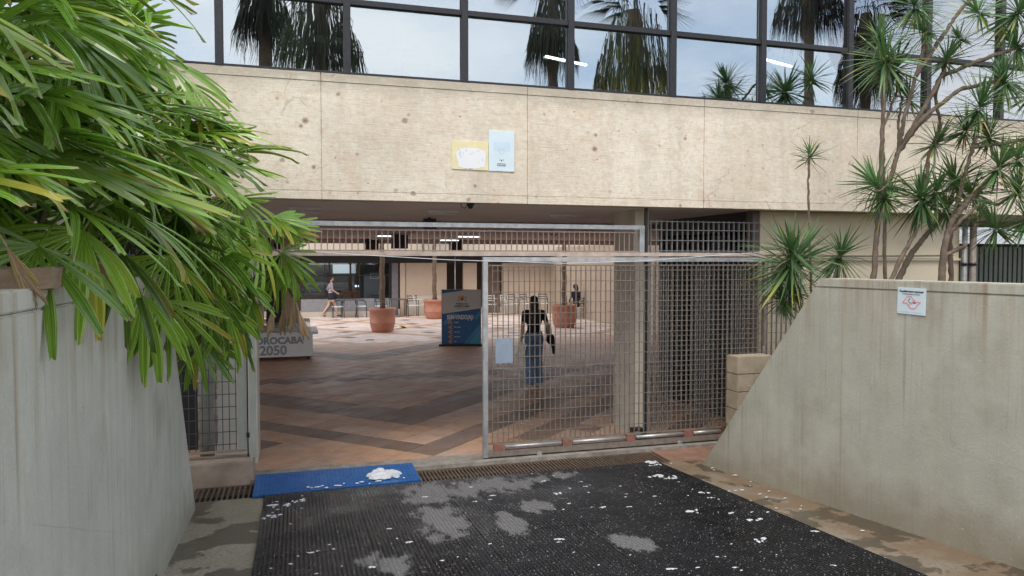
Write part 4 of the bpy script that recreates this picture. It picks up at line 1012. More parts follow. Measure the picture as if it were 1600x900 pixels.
# --- trees across the street behind the viewer: seen only in the window glass
def mirror(px, py, D):
    r = ray(px, py); g = YB+.045; P = Vector((0,0,CAM_H))+r*(g/r.y); q = Vector((r.x,-r.y,r.z)); return P+q*((g+D)/(-q.y))
def shaggy(label, px, py, D, rad, ln, seed):
    P = mirror(px, py, D); r = random.Random(seed)
    rt = empty('shaggy_palm', (P.x, P.y, ramp_z(-.9)), label, 'palm', 'palms across the street')
    H_ = P.z - ramp_z(-.9)
    m = MB(); m.tube([(0,0,-.1),(.1,.05,H_*.5),(0,0,H_+ln*1.2)], [.26,.2,.18], 12); m.build('trunk', K['bark'], rt)
    m = MB(); ts=[]; us=[]; ks=[]
    for i in range(900):
        a = r.uniform(0,6.283); q = rad*math.sqrt(r.random()); h = H_ + ln*(.25+1.3*(1-(q/rad)**2)*r.random()) ; l_ = ln*r.uniform(.4,1.2)*(1.15-.5*(q/rad))
        c = Vector((math.cos(a)*q, math.sin(a)*q, h)); o_ = Vector((math.cos(a),math.sin(a),0)); s = Vector((-math.sin(a),math.cos(a),0)); tw = r.uniform(0,3.14)
        s = Vector((math.cos(tw),math.sin(tw),0)); w_ = r.uniform(.008,.026)
        vs = []
        for k in range(4):
            t = k/3; p = c + o_*.25*t*r.uniform(.5,1) + Vector((0,0,-l_*t)) + s*r.uniform(-.05,.05)*t
            ww = w_*(1-t*.92); vs += [p-s*ww, p+s*ww]; ts += [t,t]; us += [0,1]; ks += [0,0]
        m.add(vs, [(2*k,2*k+1,2*k+3,2*k+2) for k in range(3)])
    # crown above
    for i in range(40):
        a = r.uniform(0,6.283); el = r.uniform(-.1,1.2); o_ = Vector((math.cos(a)*math.cos(el),math.sin(a)*math.cos(el),math.sin(el))); c = Vector((0,0,H_+ln*1.3)); s = Vector((-math.sin(a),math.cos(a),0))
        for j in range(9):
            o2 = (o_+s*(j-4)*.16).normalized(); vs = []
            for k in range(4):
                t = k/3; p = c+o_*1.0+o2*1.1*t-Vector((0,0,.35*t*t)); vs += [p-s*.035*(1-.9*t), p+s*.035*(1-.9*t)]; ts += [t,t]; us += [0,1]; ks += [0,0]
            m.add(vs, [(2*k,2*k+1,2*k+3,2*k+2) for k in range(3)])
    o = link(bpy.data.objects.new('crown', attr_mesh('crown', m, ts, us, ks, K['shade'])), rt)
shaggy('shaggy palm across the street reflected in the window above the palms', 500, 105, 5, 1.15, 1.7, 1)
shaggy('thin shaggy palm across the street reflected near the first window', 412, 55, 8, .8, 1.6, 2)
shaggy('broad shaggy palm across the street reflected in the middle windows', 990, 150, 5, 1.2, 2.2, 3)
shaggy('shaggy palm across the street reflected beside the broad one', 862, 90, 8, .8, 1.8, 4)
shaggy('tall shaggy palm added across the street to darken the upper panes', 1262, 40, 7, 1.2, 1.6, 6)  # added palm; its reflection darkens the upper window row
shaggy('shaggy palm across the street reflected in the windows behind the dracaenas', 1350, 140, 6, .9, 2.2, 5)
for i,(px,py,D,s,lab) in enumerate(((1268,125,4,1.9,'large yucca across the street reflected in the window glass'),(1140,150,4,1.5,'low yucca across the street reflected in the window corner'))):
    P = mirror(px, py, D); rt = empty('yucca', (P.x,P.y,ramp_z(-.9)), lab, 'shrub', 'yuccas across the street'); H_ = P.z-ramp_z(-.9)
    m = MB(); m.tube([(0,0,-.1),(.08,.03,H_*.6),(0,0,H_)], [.12,.08,.05], 9); m.build('trunk', K['barkD'], rt)
    o = child('leaf_rosette', rosette(340+i, n=46, Lb=.5, wid=.018, low=-45, mat=K['drac']), rt, (0,0,H_), (.1,0,0), (s,s,s))

# ================================================================== fittings
def at_ceil(px, py, z): return atz(px, py, z)
lamps = [(478,324,2.96,0,'white batten lamp on the ceiling over the palm side of the gate'),(693,329,2.96,0,'white batten lamp on the ceiling beside the dome camera'),(880,335,2.96,0,'white batten lamp on the ceiling near the grey column'),
         (608,366,2.886,1,'lit bluish batten lamp on the brown ceiling beside a black speaker'),(632,358,2.886,0,'pale batten lamp on the brown ceiling next to the lit bluish one'),(594,371,2.886,0,'dull batten lamp near the far edge of the brown ceiling'),
         (702,373,2.886,1,'lit batten lamp near the far ceiling edge above the banner'),(733,367,2.886,1,'small lit batten lamp on the brown ceiling between speaker and column'),(765,360,2.886,0,'unlit batten lamp on the brown ceiling behind the gate top rail'),(860,363,2.886,0,'unlit batten lamp on the brown ceiling toward the grey column')]
for px,py,z,on,lab in lamps:
    P = at_ceil(px,py,z)
    if P.y > 20.1: P = at(px,py,20.1)
    P.z = z
    far_ = P.y > 12.4
    o = empty('ceiling_lamp', P, lab, 'lamp', 'batten lamps under the ceilings')
    wd = .40 if not far_ else .55
    child('housing', MB().prism([(-wd/2,-.06,0),(-wd/2,.06,0),(-wd/2,.04,-.03),(-wd/2,-.04,-.03)], (wd,0,0)).mesh('housing', K['lampoff']), o)
    child('tube', MB().tube([(-wd/2+.02,0,-.045),(wd/2-.02,0,-.045)], .014, 8).mesh('tube', K['lampon'] if on else K['whitep']), o)
for px,py,z,lab in ((671,341,2.95,'black box speaker hung from the ceiling edge'),(624,366,2.88,'black box speaker on the brown ceiling beside a lit lamp'),(581,380,2.88,'small black box speaker at the far ceiling edge'),(712,384,2.88,'large black box speaker at the far ceiling edge above the banner')):
    P = at_ceil(px,py,z); 
    if P.y > 20.2: P = at(px,py,20.2)
    h = .09 if P.y < 15 else .17
    m = MB(); m.box(-h,h,-h*.8,h*.8,-h*.9,h*.9); m2 = MB().box(-.02,.02,-.02,.02,h*.9,max(h*.9+.02, (2.962 if P.y < 12.4 else 2.888)-P.z+.0))
    o = m.build('speaker_box', K['black']); P.z = min(P.z, (2.962 if P.y < 12.4 else 2.888)-h*.9-.02); o.location = P
    child('bracket', MB().box(-.02,.02,-.02,.02,h*.9,(2.962 if P.y < 12.4 else 2.888)-P.z+.003).mesh('bracket', K['black']), o)
    child('grille', MB().box(-h*.8,h*.8,-h*.8-.008,-h*.8,-h*.7,h*.7).mesh('grille', K['frame']), o); tag(o, lab, 'speaker', 'black speakers under the ceilings')
P = at_ceil(735,326,2.944); P = Vector((P.x, 8.28, 2.944))
P = at(735,325,8.2); P.z = 2.945
o = empty('dome_camera', (P.x, 8.2, 2.946), 'black dome camera under the beam edge with looped cable', 'camera')
child('base', MB().lathe([(.0,.0),(.045,.0),(.045,-.02),(.035,-.022)], 20).mesh('base', K['frame']), o)
child('dome', MB().ell((0,0,-.025),(.034,.034,.034)).mesh('dome', K['black']), o)
child('cable', MB().tube([(-.03,0,-.005),(-.06,0,-.05),(-.10,0,-.045),(-.115,0,.0)], .004, 6).mesh('cable', K['black']), o)

# --- no smoking sign on the right wall
Y0_, z_t = on_wall(1404,449); Y1_, z_b = on_wall(1447,493)
yc, zc = (Y0_+Y1_)/2, (z_t+z_b)/2
sw, shh = abs(Y0_-Y1_)/2*1.003, abs(z_t-z_b)/2
rzw = math.atan2(-1, 0) + math.atan(.30/3.7)          # plane of the wall
sgn = empty('no_smoking_sign', (rwx(yc)-.006, yc, zc), 'square white no smoking sign with red outline on the right wall', 'sign'); sgn.rotation_euler = (0, R(1.2), -math.pi/2+math.atan(.30/3.7))
# local frame: x = reading direction, -y = outwards, z = up
child('plate', MB().box(-sw,sw,-.003,.003,-shh,shh).mesh('plate', K['bposter']), sgn)
text('\u00c9 proibido fumar neste local', .0185, K['ink'], sgn, (0,-.0045,shh-.034), align='CENTER', bold=.0006)
text('Smoking prohibited in this area', .0125, K['greyprint'], sgn, (0,-.0045,shh-.052), align='CENTER')
def ring(pts, wd, mat, parent, y, name, sx=1, sz=1):
    m = MB(); n = len(pts); cx = sum(p[0] for p in pts)/n; cz = sum(p[1] for p in pts)/n
    import itertools
    P_ = [Vector((p[0],0,p[1])) for p in pts]
    for i in range(n):
        a, c = P_[i], P_[(i+1)%n]; d = (c-a).normalized(); s = Vector((-d.z,0,d.x))*wd/2
        m.prism([a-d*wd*.4+s, c+d*wd*.4+s, c+d*wd*.4-s, a-d*wd*.4-s], (0,-.001-.0001*i,0))
    o = m.build(name, mat, parent); o.location = (0,y,0); return o
sp = [(-.092,-.018),(-.045,.040),(-.008,.040),(.022,-.004),(.076,-.004),(.028,-.060),(-.015,-.060),(-.050,-.018)]
ring([(x*sw/.135+.01, z*shh/.112) for x,z in sp], .009, K['pinkp'], sgn, -.0035, 'outline')
ring([(.035*sw/.135,.010),(-.025*sw/.135,-.040)], .007, K['pinkp'], sgn, -.0036, 'slash')
child('cigarette', MB().box(.018,.042,-.0045,-.003,-.016,-.008).box(-.02,.012,-.0045,-.003,-.016,-.011).mesh('cigarette', K['ink']), sgn)
child('smoke_mark', MB().tube([(-.02,-.004,-.005),(-.028,-.004,.006),(-.010,-.004,.014),(-.018,-.004,.026)], .0022, 5).mesh('smoke_mark', K['ink']), sgn)
child('small_print', MB().box(-sw*.9,-sw*.1,-.0042,-.003,-shh+.016,-shh+.019).box(sw*.05,sw*.9,-.0042,-.003,-shh+.016,-shh+.019).mesh('small_print', K['greyl']), sgn)

# --- two posters on the beam
po = empty('poster', (1.885, YB-.006, 3.46), 'yellowed poster with a worn white picture on the concrete beam', 'poster'); po.rotation_euler.y = R(.6)
child('sheet', MB().box(-.205,.205,-.004,.010,-.155,.155).mesh('sheet', K['yposter']), po)
m = MB(); pts = []
for i in range(26):
    t = 2*math.pi*i/26; q = 1+.18*mnoise.noise(Vector((math.cos(t)*2,math.sin(t)*2,9))); pts.append((.165*q*math.copysign(abs(math.cos(t))**.6,math.cos(t))+.01, -.0045, .115*q*math.copysign(abs(math.sin(t))**.6,math.sin(t))-.03))
m.prism(pts, (0,-.0012,0)); child('faded_picture', m.mesh('faded_picture', K['white']), po)
m = MB()
for x,z,w_,h in ((-.13,.06,.012,.03),(-.118,.02,.016,.05),(-.105,-.015,.012,.03),(-.045,.055,.02,.022),(-.08,.02,.006,.04),(.005,.015,.03,.012),(.03,.035,.008,.03),(.09,.055,.032,.012),(.14,-.04,.01,.03),(.10,-.07,.006,.02)):
    m.add([(x-w_/2,-.0062,z-h/2),(x+w_/2*.6,-.0062,z-h/2+.004),(x+w_/2,-.0062,z+h/2),(x-w_/2*.4,-.0062,z+h/2-.003)], [(0,1,2,3)])
child('print_marks', m.mesh('print_marks', K['greyl']), po); 
child('caption', MB().box(-.06,-.04,-.0058,-.004,-.148,-.143).box(-.025,.03,-.0058,-.004,-.149,-.142).mesh('caption', K['greyprint']), po)
po = empty('poster', (2.245, YB-.006, 3.525), 'pale blue white poster with small emblem on the concrete beam', 'poster'); po.rotation_euler.y = R(.3)
child('sheet', MB().box(-.148,.148,-.004,.010,-.225,.225).mesh('sheet', K['bposter']), po)
m = MB(); m.add([(-.10,-.0046,.0),(.10,-.0046,.0),(.10,-.0046,.10),(-.10,-.0046,.10)], [(0,1,2,3)]); child('tint_band', m.mesh('tint_band', simple('faint_blue_print',(.58,.70,.79),.6,var=.05)), po)
ring([(-.03,.02),(.03,.02),(.03,-.01),(0,-.04),(-.03,-.01)], .004, K['greyl'], po, -.0046, 'emblem')
child('crest', MB().ell((0,-.004,-.105),(.008,.001,.010),0,8,5).box(-.022,-.019,-.005,-.004,-.11,-.085).box(.019,.022,-.005,-.004,-.11,-.085).mesh('crest', K['ink']), po)
text('PREFEITURA DE', .014, K['greyprint'], po, (0,-.0055,-.145), align='CENTER'); text('SOROCABA', .019, K['ink'], po, (0,-.0055,-.166), align='CENTER')

# --- display table SOROCABA 2050
tx1 = .40; ty = 17.6
tb_ = empty('display_table', (-.9, ty+.6, 0), 'white display table with clear case lettered SOROCABA 2050', 'table')
def tp(name, x0,x1,y0,y1,z0,z1, mat): return part(name, MB().box(x0,x1,y0,y1,z0,z1), K[mat] if isinstance(mat,str) else mat, tb_)
tp('cabinet', -2.2,tx1,ty,ty+1.2,.09,.60,'whitep'); tp('top', -2.3,tx1+.12,ty-.08,ty+1.3,.603,.66,'whitep')
tp('case', -2.15,tx1-.05,ty+.05,ty+1.15,.662,.88, glass_mat('acrylic_case', .18, (.8,.82,.82))); tp('model', -2.0,tx1-.2,ty+.2,ty+1.0,.661,.74,'white')
cm = MB().tube([(0,-.02,.045),(0,.02,.045)], .045, 12).box(-.01,.01,-.012,.012,.046,.092).mesh('caster', K['black'])
for x in (-2.1,tx1-.1):
    for y in (ty+.1,ty+1.1): child('caster', cm, tb_, (x+.9, y-ty-.6, 0))
xo = at(397,536,ty).x
t1 = text('SOROCABA', .215, K['greyprint'], tb_, (xo-.075+.9, -.602, .395), bold=.010)
t2 = text('2050', .30, K['greyl'], tb_, (xo+.10+.9, -.602, .145), bold=.012)
t3 = text('2050', .30, K['greyprint'], tb_, (xo+.115+.9, -.6035, .145), bold=.004)

# --- welcome banner
A_ = atz(690,540,0); B_ = atz(752,540,0)
bw = (B_-A_).length; bh = 1.52
bn = empty('welcome_banner', ((A_.x+B_.x)/2, (A_.y+B_.y)/2, 0), 'upright blue and grey welcome banner reading BEM-VINDO(A)!', 'banner'); bn.rotation_euler.z = math.atan2(B_.y-A_.y, B_.x-A_.x)
W2 = bw/2
child('foot', MB().box(-W2-.06,W2+.04,-.16,.16,0,.05).mesh('foot', K['black']), bn)
child('board', MB().box(-W2,W2,-.02,.02,.05,bh).mesh('board', K['greyl']), bn)
def bpoly(name, pts, y, mat): child(name, MB().prism([(u*bw-W2,-y,.05+v*(bh-.05)) for u,v in pts], (0,.002,0)).mesh(name, K[mat]), bn)
bpoly('grey_field', [(.03,.53),(.98,.64),(.98,.995),(.03,.995)], .023, 'ban_grey')
bpoly('corner_stripe', [(.01,.925),(.70,.998),(.01,.998)], .0245, 'ban_blue')
bpoly('blue_field', [(.01,.0),(.985,.0),(.985,.655),(.01,.55)], .0255, 'ban_blue')
bpoly('mid_stripe', [(.55,.0),(.98,.38),(.98,.27),(.70,.0)], .027, 'ban_mid'); bpoly('teal_stripe', [(.70,.0),(.98,.27),(.98,.0)], .027, 'ban_teal')
bpoly('pale_stripe', [(.03,.38),(.10,.34),(.42,.55),(.28,.565)], .027, 'ban_mid'); bpoly('pale_stripe', [(.80,.47),(.90,.45),(.98,.53),(.98,.62)], .027, 'ban_mid')
# coat of arms
cr_ = child('coat_of_arms', MB().prism([(-.05,-.026,.02),(.05,-.026,.02),(.05,-.026,-.03),(0,-.026,-.075),(-.05,-.026,-.03)], (0,.002,0)).mesh('coat_of_arms', K['redp']), bn, (.02,0,.05+.84*(bh-.05)))
child('crown', MB().box(-.055,.055,-.029,-.024,.025,.05).box(-.05,-.03,-.029,-.024,.05,.075).box(-.01,.01,-.029,-.024,.05,.08).box(.03,.05,-.029,-.024,.05,.075).mesh('crown', K['orange']), cr_)
m = MB()
for s in (-1,1): m.tube([(s*.075,-.028,.05),(s*.105,-.028,.02),(s*.085,-.028,-.02),(s*.11,-.028,-.06),(s*.06,-.028,-.085)], .009, 5)
child('supporters', m.mesh('supporters', K['greyprint']), cr_); child('charge', MB().prism([(-.03,-.0285,-.06),(.03,-.0285,-.06),(0,-.0285,-.015)], (0,.002,0)).mesh('charge', K['ink']), cr_)
zt_ = lambda v: .05+v*(bh-.05)
text('Prefeitura de', .062, K['ink'], bn, (.02,-.026,zt_(.725)), align='CENTER', bold=.0015); text('SOROCABA', .078, K['ink'], bn, (.02,-.026,zt_(.675)), align='CENTER', bold=.002)
child('rule', MB().box(-.16,.20,-.027,-.024,zt_(.652),zt_(.656)).mesh('rule', K['ink']), bn)
text('BEM-VINDO(A)!', .165, K['white'], bn, (-W2+.14*bw,-.029,zt_(.455)), bold=.005, sx=.62)
for i in range(5):
    v = .395-.088*i; z = zt_(v); x0 = -W2+.17*bw
    for k in (0,1):
        m = MB()
        if i == 0: pts = [(-.055,-.03),(0,.02),(.055,-.03),(.055,0),(0,.05),(-.055,0)]; dx, dz = 0, (.02 if k else -.03)
        else: pts = [(.03,-.05),(-.02,0),(.03,.05),(0,.05),(-.05,0),(0,-.05)]; dx, dz = (.045 if k else 0), 0
        m.prism([(x0+a+dx+.05,-.0295,z+c+dz) for a,c in pts], (0,.002,0)); child('chevron', m.mesh('chevron', K['orange']), bn)
    m = MB(); xx = x0+.16; r_ = random.Random(i)
    for wlen in ((10,),(4,2,6),(5,2,3),(5,2,4),(5,))[i]:
        for q in range(wlen): m.box(xx, xx+.009, -.0295,-.0272, z-.012+r_.uniform(0,.004), z+.012); xx += .0125
        xx += .012
    child('small_print', m.mesh('small_print', K['white']), bn)

# --- planters with small palms
def planter(P, s, lab, lab2, tall=True, lean=0):
    o = empty('planter', P, lab, 'planter', 'terracotta planters in the courtyard')
    prof = [(.0,.0),(.33,.0),(.35,.02),(.40,.16),(.425,.30),(.43,.31),(.43,.335),(.427,.34),(.435,.52),(.437,.70),(.46,.71),(.465,.80),(.45,.815),(.42,.81),(.41,.74),(.0,.72)]
    po_ = child('pot', MB().lathe([(r*s,z*s) for r,z in prof[:-1]], 36).mesh('pot', K['terra']), o)
    child('soil', MB().lathe([(.415*s,.755*s),(.2*s,.775*s),(0.0,.77*s)], 24).mesh('soil', K['soil']), o)
    t = empty('potted_palm', (P.x,P.y,.76*s), lab2, 'palm', 'young palms in the terracotta planters'); H_ = 4.6
    m = MB(); n = 40
    m.tube([(lean*(k/n)**2+.012*math.sin(k), .01*math.cos(k*1.7), -.02+H_*k/n) for k in range(n+1)], [.085-.03*k/n+(.008 if k % 2 else 0) for k in range(n+1)], 10); m.build('trunk', K['bark'], t)
    for k in range(12):
        a = k*2.4; el = R(50-k*7); d = Vector((math.cos(a)*math.cos(el),math.sin(a)*math.cos(el),math.sin(el)))
        l = bpy.data.objects.new('leaf', LV[k % 12]); C.objects.link(l); l.parent = t; orient(l, Vector((lean,0,H_))+d*.4, d, Vector((0,0,1))); l.matrix_basis = l.matrix_basis @ Matrix.Scale(1.4,4)
    return o
P1 = atz(600,520); planter(Vector((P1.x,P1.y+.4,0)), .95, 'terracotta planter standing between display table and banner', 'slim trunked palm in the planter between table and banner')
P2 = atz(672,495); planter(Vector((P2.x,P2.y-1.0,0)), .95, 'terracotta planter partly hidden by the welcome banner', 'slim spotted palm in the planter behind the banner')
P3 = atz(888,513); planter(Vector((P3.x,P3.y+.4,0)), .97, 'terracotta planter seen through the sliding gate near the walking woman', 'dark slim palm in the planter seen through the gate')
o = fan_leaf(410, nseg=3, spread=R(25), Lb=.16, wid=.045, droop=.3, petiole=.05, mat=K['yellow']); o = link(bpy.data.objects.new('fallen_leaf', o)); o.location = atz(622,513)+Vector((0,0,.02)); tag(o, 'yellow fallen leaf on the floor beside a planter', 'leaf'); o.rotation_euler = (0,0,-1.2); o.scale = (2.2,2.2,2.2)
o.location.z = .08
m = MB(); m.tube([(-.12,0,.012),(0,.03,.02),(.12,.02,.01)], .012, 5); o = m.build('twig', K['bark']); o.location = atz(578,532); tag(o, 'short dark twig on the pale courtyard floor', 'twig')

# --- cafe chairs and tables
def chair(mat, seatmat):
    rt = empty('cafe_chair')
    child('seat', MB().box(-.21,.21,-.21,.21,.435,.46).mesh('seat', seatmat), rt)
    for sx_ in (-1,1):
        child('leg', MB().tube([(sx_*.21,-.20,0),(sx_*.21,-.19,.45),(sx_*.22,-.17,.62),(sx_*.22,-.08,.69),(sx_*.21,.12,.70),(sx_*.20,.20,.69)], .013, 6).mesh('leg', mat), rt)
        child('leg', MB().tube([(sx_*.21,.24,0),(sx_*.20,.20,.45),(sx_*.19,.27,.86)], .013, 6).mesh('leg', mat), rt)
    for z, y in ((.62,.225),(.72,.245),(.82,.262)): child('back_slat', MB().tube([(-.195,y,z),(0,y+.03,z),(.195,y,z)], .016, 6).mesh('back_slat', mat), rt)
    return rt
ch_w = chair(K['chairw'], K['chairw']); ch_b = chair(K['chairb'], K['whitep'])
spots = [(793,492,'w',.4,'pale metal chair against the tan wall beside the dark doorway'),(768,492,'w',2.6,'pale metal chair seen just past the gate stile'),(800,489,'b',.0,'dark backed chair by the tan wall behind the woman'),(822,489,'b',.3,'dark backed chair by the tan wall next to the woman'),(848,489,'b',-.3,'dark backed chair by the tan wall between woman and planter'),
         (656,492,'w',1.5,'pale armchair at the foot of the tan wall beside a planter'),(565,492,'b',1.5,'black chair with white seat at the shopfront table'),(528,492,'b',-1.5,'black chair near the walking visitor at the shopfront'),(595,491,'b',.1,'black chair by the shopfront next to a planter trunk'),(645,490,'b',.0,'black chair half hidden behind the leftmost planter'),(925,490,'b',.2,'black chair by the dark doorway beside the seated visitor'),(940,490,'b',-.4,'black chair close to the grey column edge')]
used = {'w': False, 'b': False}
for px,py,k,rz,lab in spots:
    src = ch_w if k == 'w' else ch_b
    if used[k]:
        c = src.copy(); C.objects.link(c)
        for chd in list(src.children):
            d = chd.copy(); C.objects.link(d); d.parent = c
    else: c = src; used[k] = True
    P = atz(px,py); P = at(px,py, min(P.y, 30.3)); c.location = (P.x,P.y,0); c.rotation_euler.z = rz; tag(c, lab, 'chair', 'cafe chairs along the far wall')
tmat = simple('dark_table_top', (.10,.09,.085), .35)
for i,(px,py,lab) in enumerate(((546,492,'small dark cafe table in front of the shopfront glass'),(622,491,'small dark cafe table behind the leftmost planter'))):
    P = atz(px,py); P = at(px,py,min(P.y,30.2)); t = empty('cafe_table', (P.x,P.y,0), lab, 'table', 'cafe tables by the shopfront')
    child('table_top', MB().box(-.35,.35,-.35,.35,.70,.73).mesh('table_top', tmat), t)
    for sx_ in (-1,1):
        for sy_ in (-1,1): child('leg', MB().tube([(sx_*.31,sy_*.31,0),(sx_*.30,sy_*.30,.70)], .014, 6).mesh('leg', K['chairb']), t)
P = at(797/1.0,470,30.5)
tag(MB().tube([(at(711,430,30.6).x,30.6,0),(at(711,430,30.6).x,30.6,2.6)], .02, 6).build('slim_pole', K['galv']), 'slim grey pole in front of the dark doorway', 'pole')

# ================================================================== people
def capsule(m, a, c, r0, r1, n=12):
    a = Vector(a); c = Vector(c); m.tube([a, a.lerp(c,.5), c], [r0,(r0+r1)/2,r1], n); m.ell(a,(r0,)*3,0,10,7); m.ell(c,(r1,)*3,0,10,7)
def body(name, shapes, voxel, mats, region, parent=None, smooth=6):
    m = MB()
    for s in shapes:
        if s[0] == 'e': m.ell(s[1], s[2], 0, 16, 11, s[3] if len(s) > 3 else None)
        else: capsule(m, *s[1:])
    o = m.build('tmp', mats)
    md = o.modifiers.new('r','REMESH'); md.mode = 'VOXEL'; md.voxel_size = voxel; md.use_smooth_shade = True
    ms = o.modifiers.new('s','SMOOTH'); ms.factor = .5; ms.iterations = smooth
    bpy.context.view_layer.update()
    me = bpy.data.meshes.new_from_object(o.evaluated_get(bpy.context.evaluated_depsgraph_get())); me.name = name
    bpy.data.objects.remove(o); me.materials.clear()
    for q in mats: me.materials.append(q)
    for p in me.polygons: p.material_index = region(p.center); p.use_smooth = True
    return link(bpy.data.objects.new(name, me), parent)
def hand(shapes, wr, d, side, palm_n, curl=.35):
    """palm and five fingers from the wrist wr along d; side = thumb side"""
    d = Vector(d).normalized(); side = Vector(side).normalized(); n = Vector(palm_n).normalized(); wr = Vector(wr)
    shapes.append(('c', wr, wr+d*.05, .022, .026)); shapes.append(('c', wr+d*.05-side*.02, wr+d*.05+side*.02, .016, .016))
    for k, l_ in enumerate((.062,.072,.068,.052)):
        b0 = wr+d*.075+side*(.026-.017*k); b1 = b0+(d*.8+n*curl)*l_*.55; b2 = b1+(d*.45+n*(curl+.6))*l_*.5
        shapes.append(('c', b0, b1, .0095, .0088)); shapes.append(('c', b1, b2, .0088, .008))
    t0 = wr+d*.025+side*.022; t1 = t0+(side*.7+d*.7)*.035; shapes.append(('c', t0, t1, .011, .0095)); shapes.append(('c', t1, t1+(d+n*.3)*.025, .0095, .0085))
def woman():
    P = atz(834,605)
    rt = empty('person', (P.x,P.y,0), 'woman in black tee and blue jeans walking away with a white folder', 'person'); rt.rotation_euler.z = R(-6)
    s = [('e',(0,0,.95),(.168,.115,.13)),('e',(0,.0,1.08),(.128,.092,.12)),('e',(0,.0,1.23),(.158,.105,.17)),('c',(-.145,0,1.355),(.145,0,1.355),.058,.058),('c',(0,0,1.36),(0,.015,1.47),.048,.046),
         ('e',(0,.02,1.545),(.073,.092,.108)),('e',(0,.112,1.535),(.012,.018,.02)),('e',(.074,.015,1.54),(.012,.02,.03)),('e',(-.074,.015,1.54),(.012,.02,.03)),('e',(0,.075,1.475),(.035,.03,.03)),
         ('c',(.088,0,.90),(.092,.07,.50),.096,.078),('c',(.092,.07,.50),(.088,.06,.10),.078,.100),
         ('c',(-.088,0,.90),(-.080,-.01,.49),.096,.078),('c',(-.080,-.01,.49),(-.068,-.11,.12),.078,.098),
         ('c',(.088,.04,.04),(.095,.20,.032),.036,.03),('c',(-.07,-.12,.06),(-.075,.03,.030),.036,.03),
         ('e',(.075,-.05,.90),(.09,.085,.10)),('e',(-.075,-.05,.90),(.09,.085,.10)),
         ('c',(-.175,0,1.35),(-.212,-.03,1.10),.050,.038),('c',(-.212,-.03,1.10),(-.225,.02,.875),.038,.027),
         ('c',(.175,0,1.35),(.25,-.03,1.11),.052,.040),('c',(.25,-.03,1.11),(.285,.09,.93),.038,.027)]
    hand(s, (-.226,.02,.865), (-.02,.05,-1), (.0,1,.05), (1,0,0)); hand(s, (.287,.095,.92), (.1,.5,-.8), (-.3,.8,.2), (-1,0,0))
    def region(c):
        arm = (c.x < -.185 and c.z < 1.30) or (c.x > .195 and c.z < 1.30)
        if c.z < .075: return 3
        if c.z < .995 and not (abs(c.x) > .215 and c.z > .6): return 1
        if arm and c.z < 1.20: return 0
        if c.z > 1.405 and abs(c.x) < .1: return 0
        if c.z > .7: 
            if c.z < .995: return 0
            return 2
        return 0
    body('body', s, .008, [K['skin'],K['jeans'],K['shirtk'],K['whitep']], region, rt)
    hs = [('e',(0,.0,1.575),(.086,.10,.095)),('e',(0,-.045,1.49),(.088,.07,.14)),('e',(0,-.085,1.34),(.085,.045,.17)),('e',(-.01,-.095,1.24),(.065,.035,.12)),('c',(.05,-.07,1.42),(.06,-.09,1.20),.035,.016),('c',(-.05,-.07,1.42),(-.055,-.09,1.17),.035,.014)]
    body('hair', hs, .010, [K['hair']], lambda c: 0, rt, 4)
    child('belt_loops', MB().lathe([(.150,.985),(.152,1.005)], 20).mesh('belt_loops', K['jeans']), rt, scale=(1,.75,1))
    f = empty('folder', P+Vector((-.24,-.02,.70)), 'white folder held in the walking woman\'s hand', 'folder'); f.rotation_euler = (R(8), R(14), R(-30))
    child('cover', MB().box(-.075,.075,-.008,.008,-.15,.13).mesh('cover', simple('ivory_card',(.93,.92,.88),.6)), f); child('sheets', MB().box(-.06,.06,-.004,.004,-.136,.125).mesh('sheets', K['white']), f)
    g = empty('shoulder_bag', P+Vector((.31,.05,.0)), 'black bag with hanging sleeve carried on the walking woman\'s right arm', 'bag')
    bs = [('e',(.0,.03,1.02),(.05,.10,.13)),('e',(.02,.03,.88),(.055,.10,.12)),('c',(.06,.0,.9),(.10,.02,.60),.045,.03),('c',(.02,.03,1.05),(-.06,-.02,1.20),.03,.02)]
    body('bag_body', bs, .012, [K['shirtk']], lambda c: 0, g, 5)
    child('strap', MB().tube([(-.09,-.05,1.34),(-.05,-.06,1.2),(.0,0,1.05)], .012, 6).mesh('strap', K['black']), g)
woman()
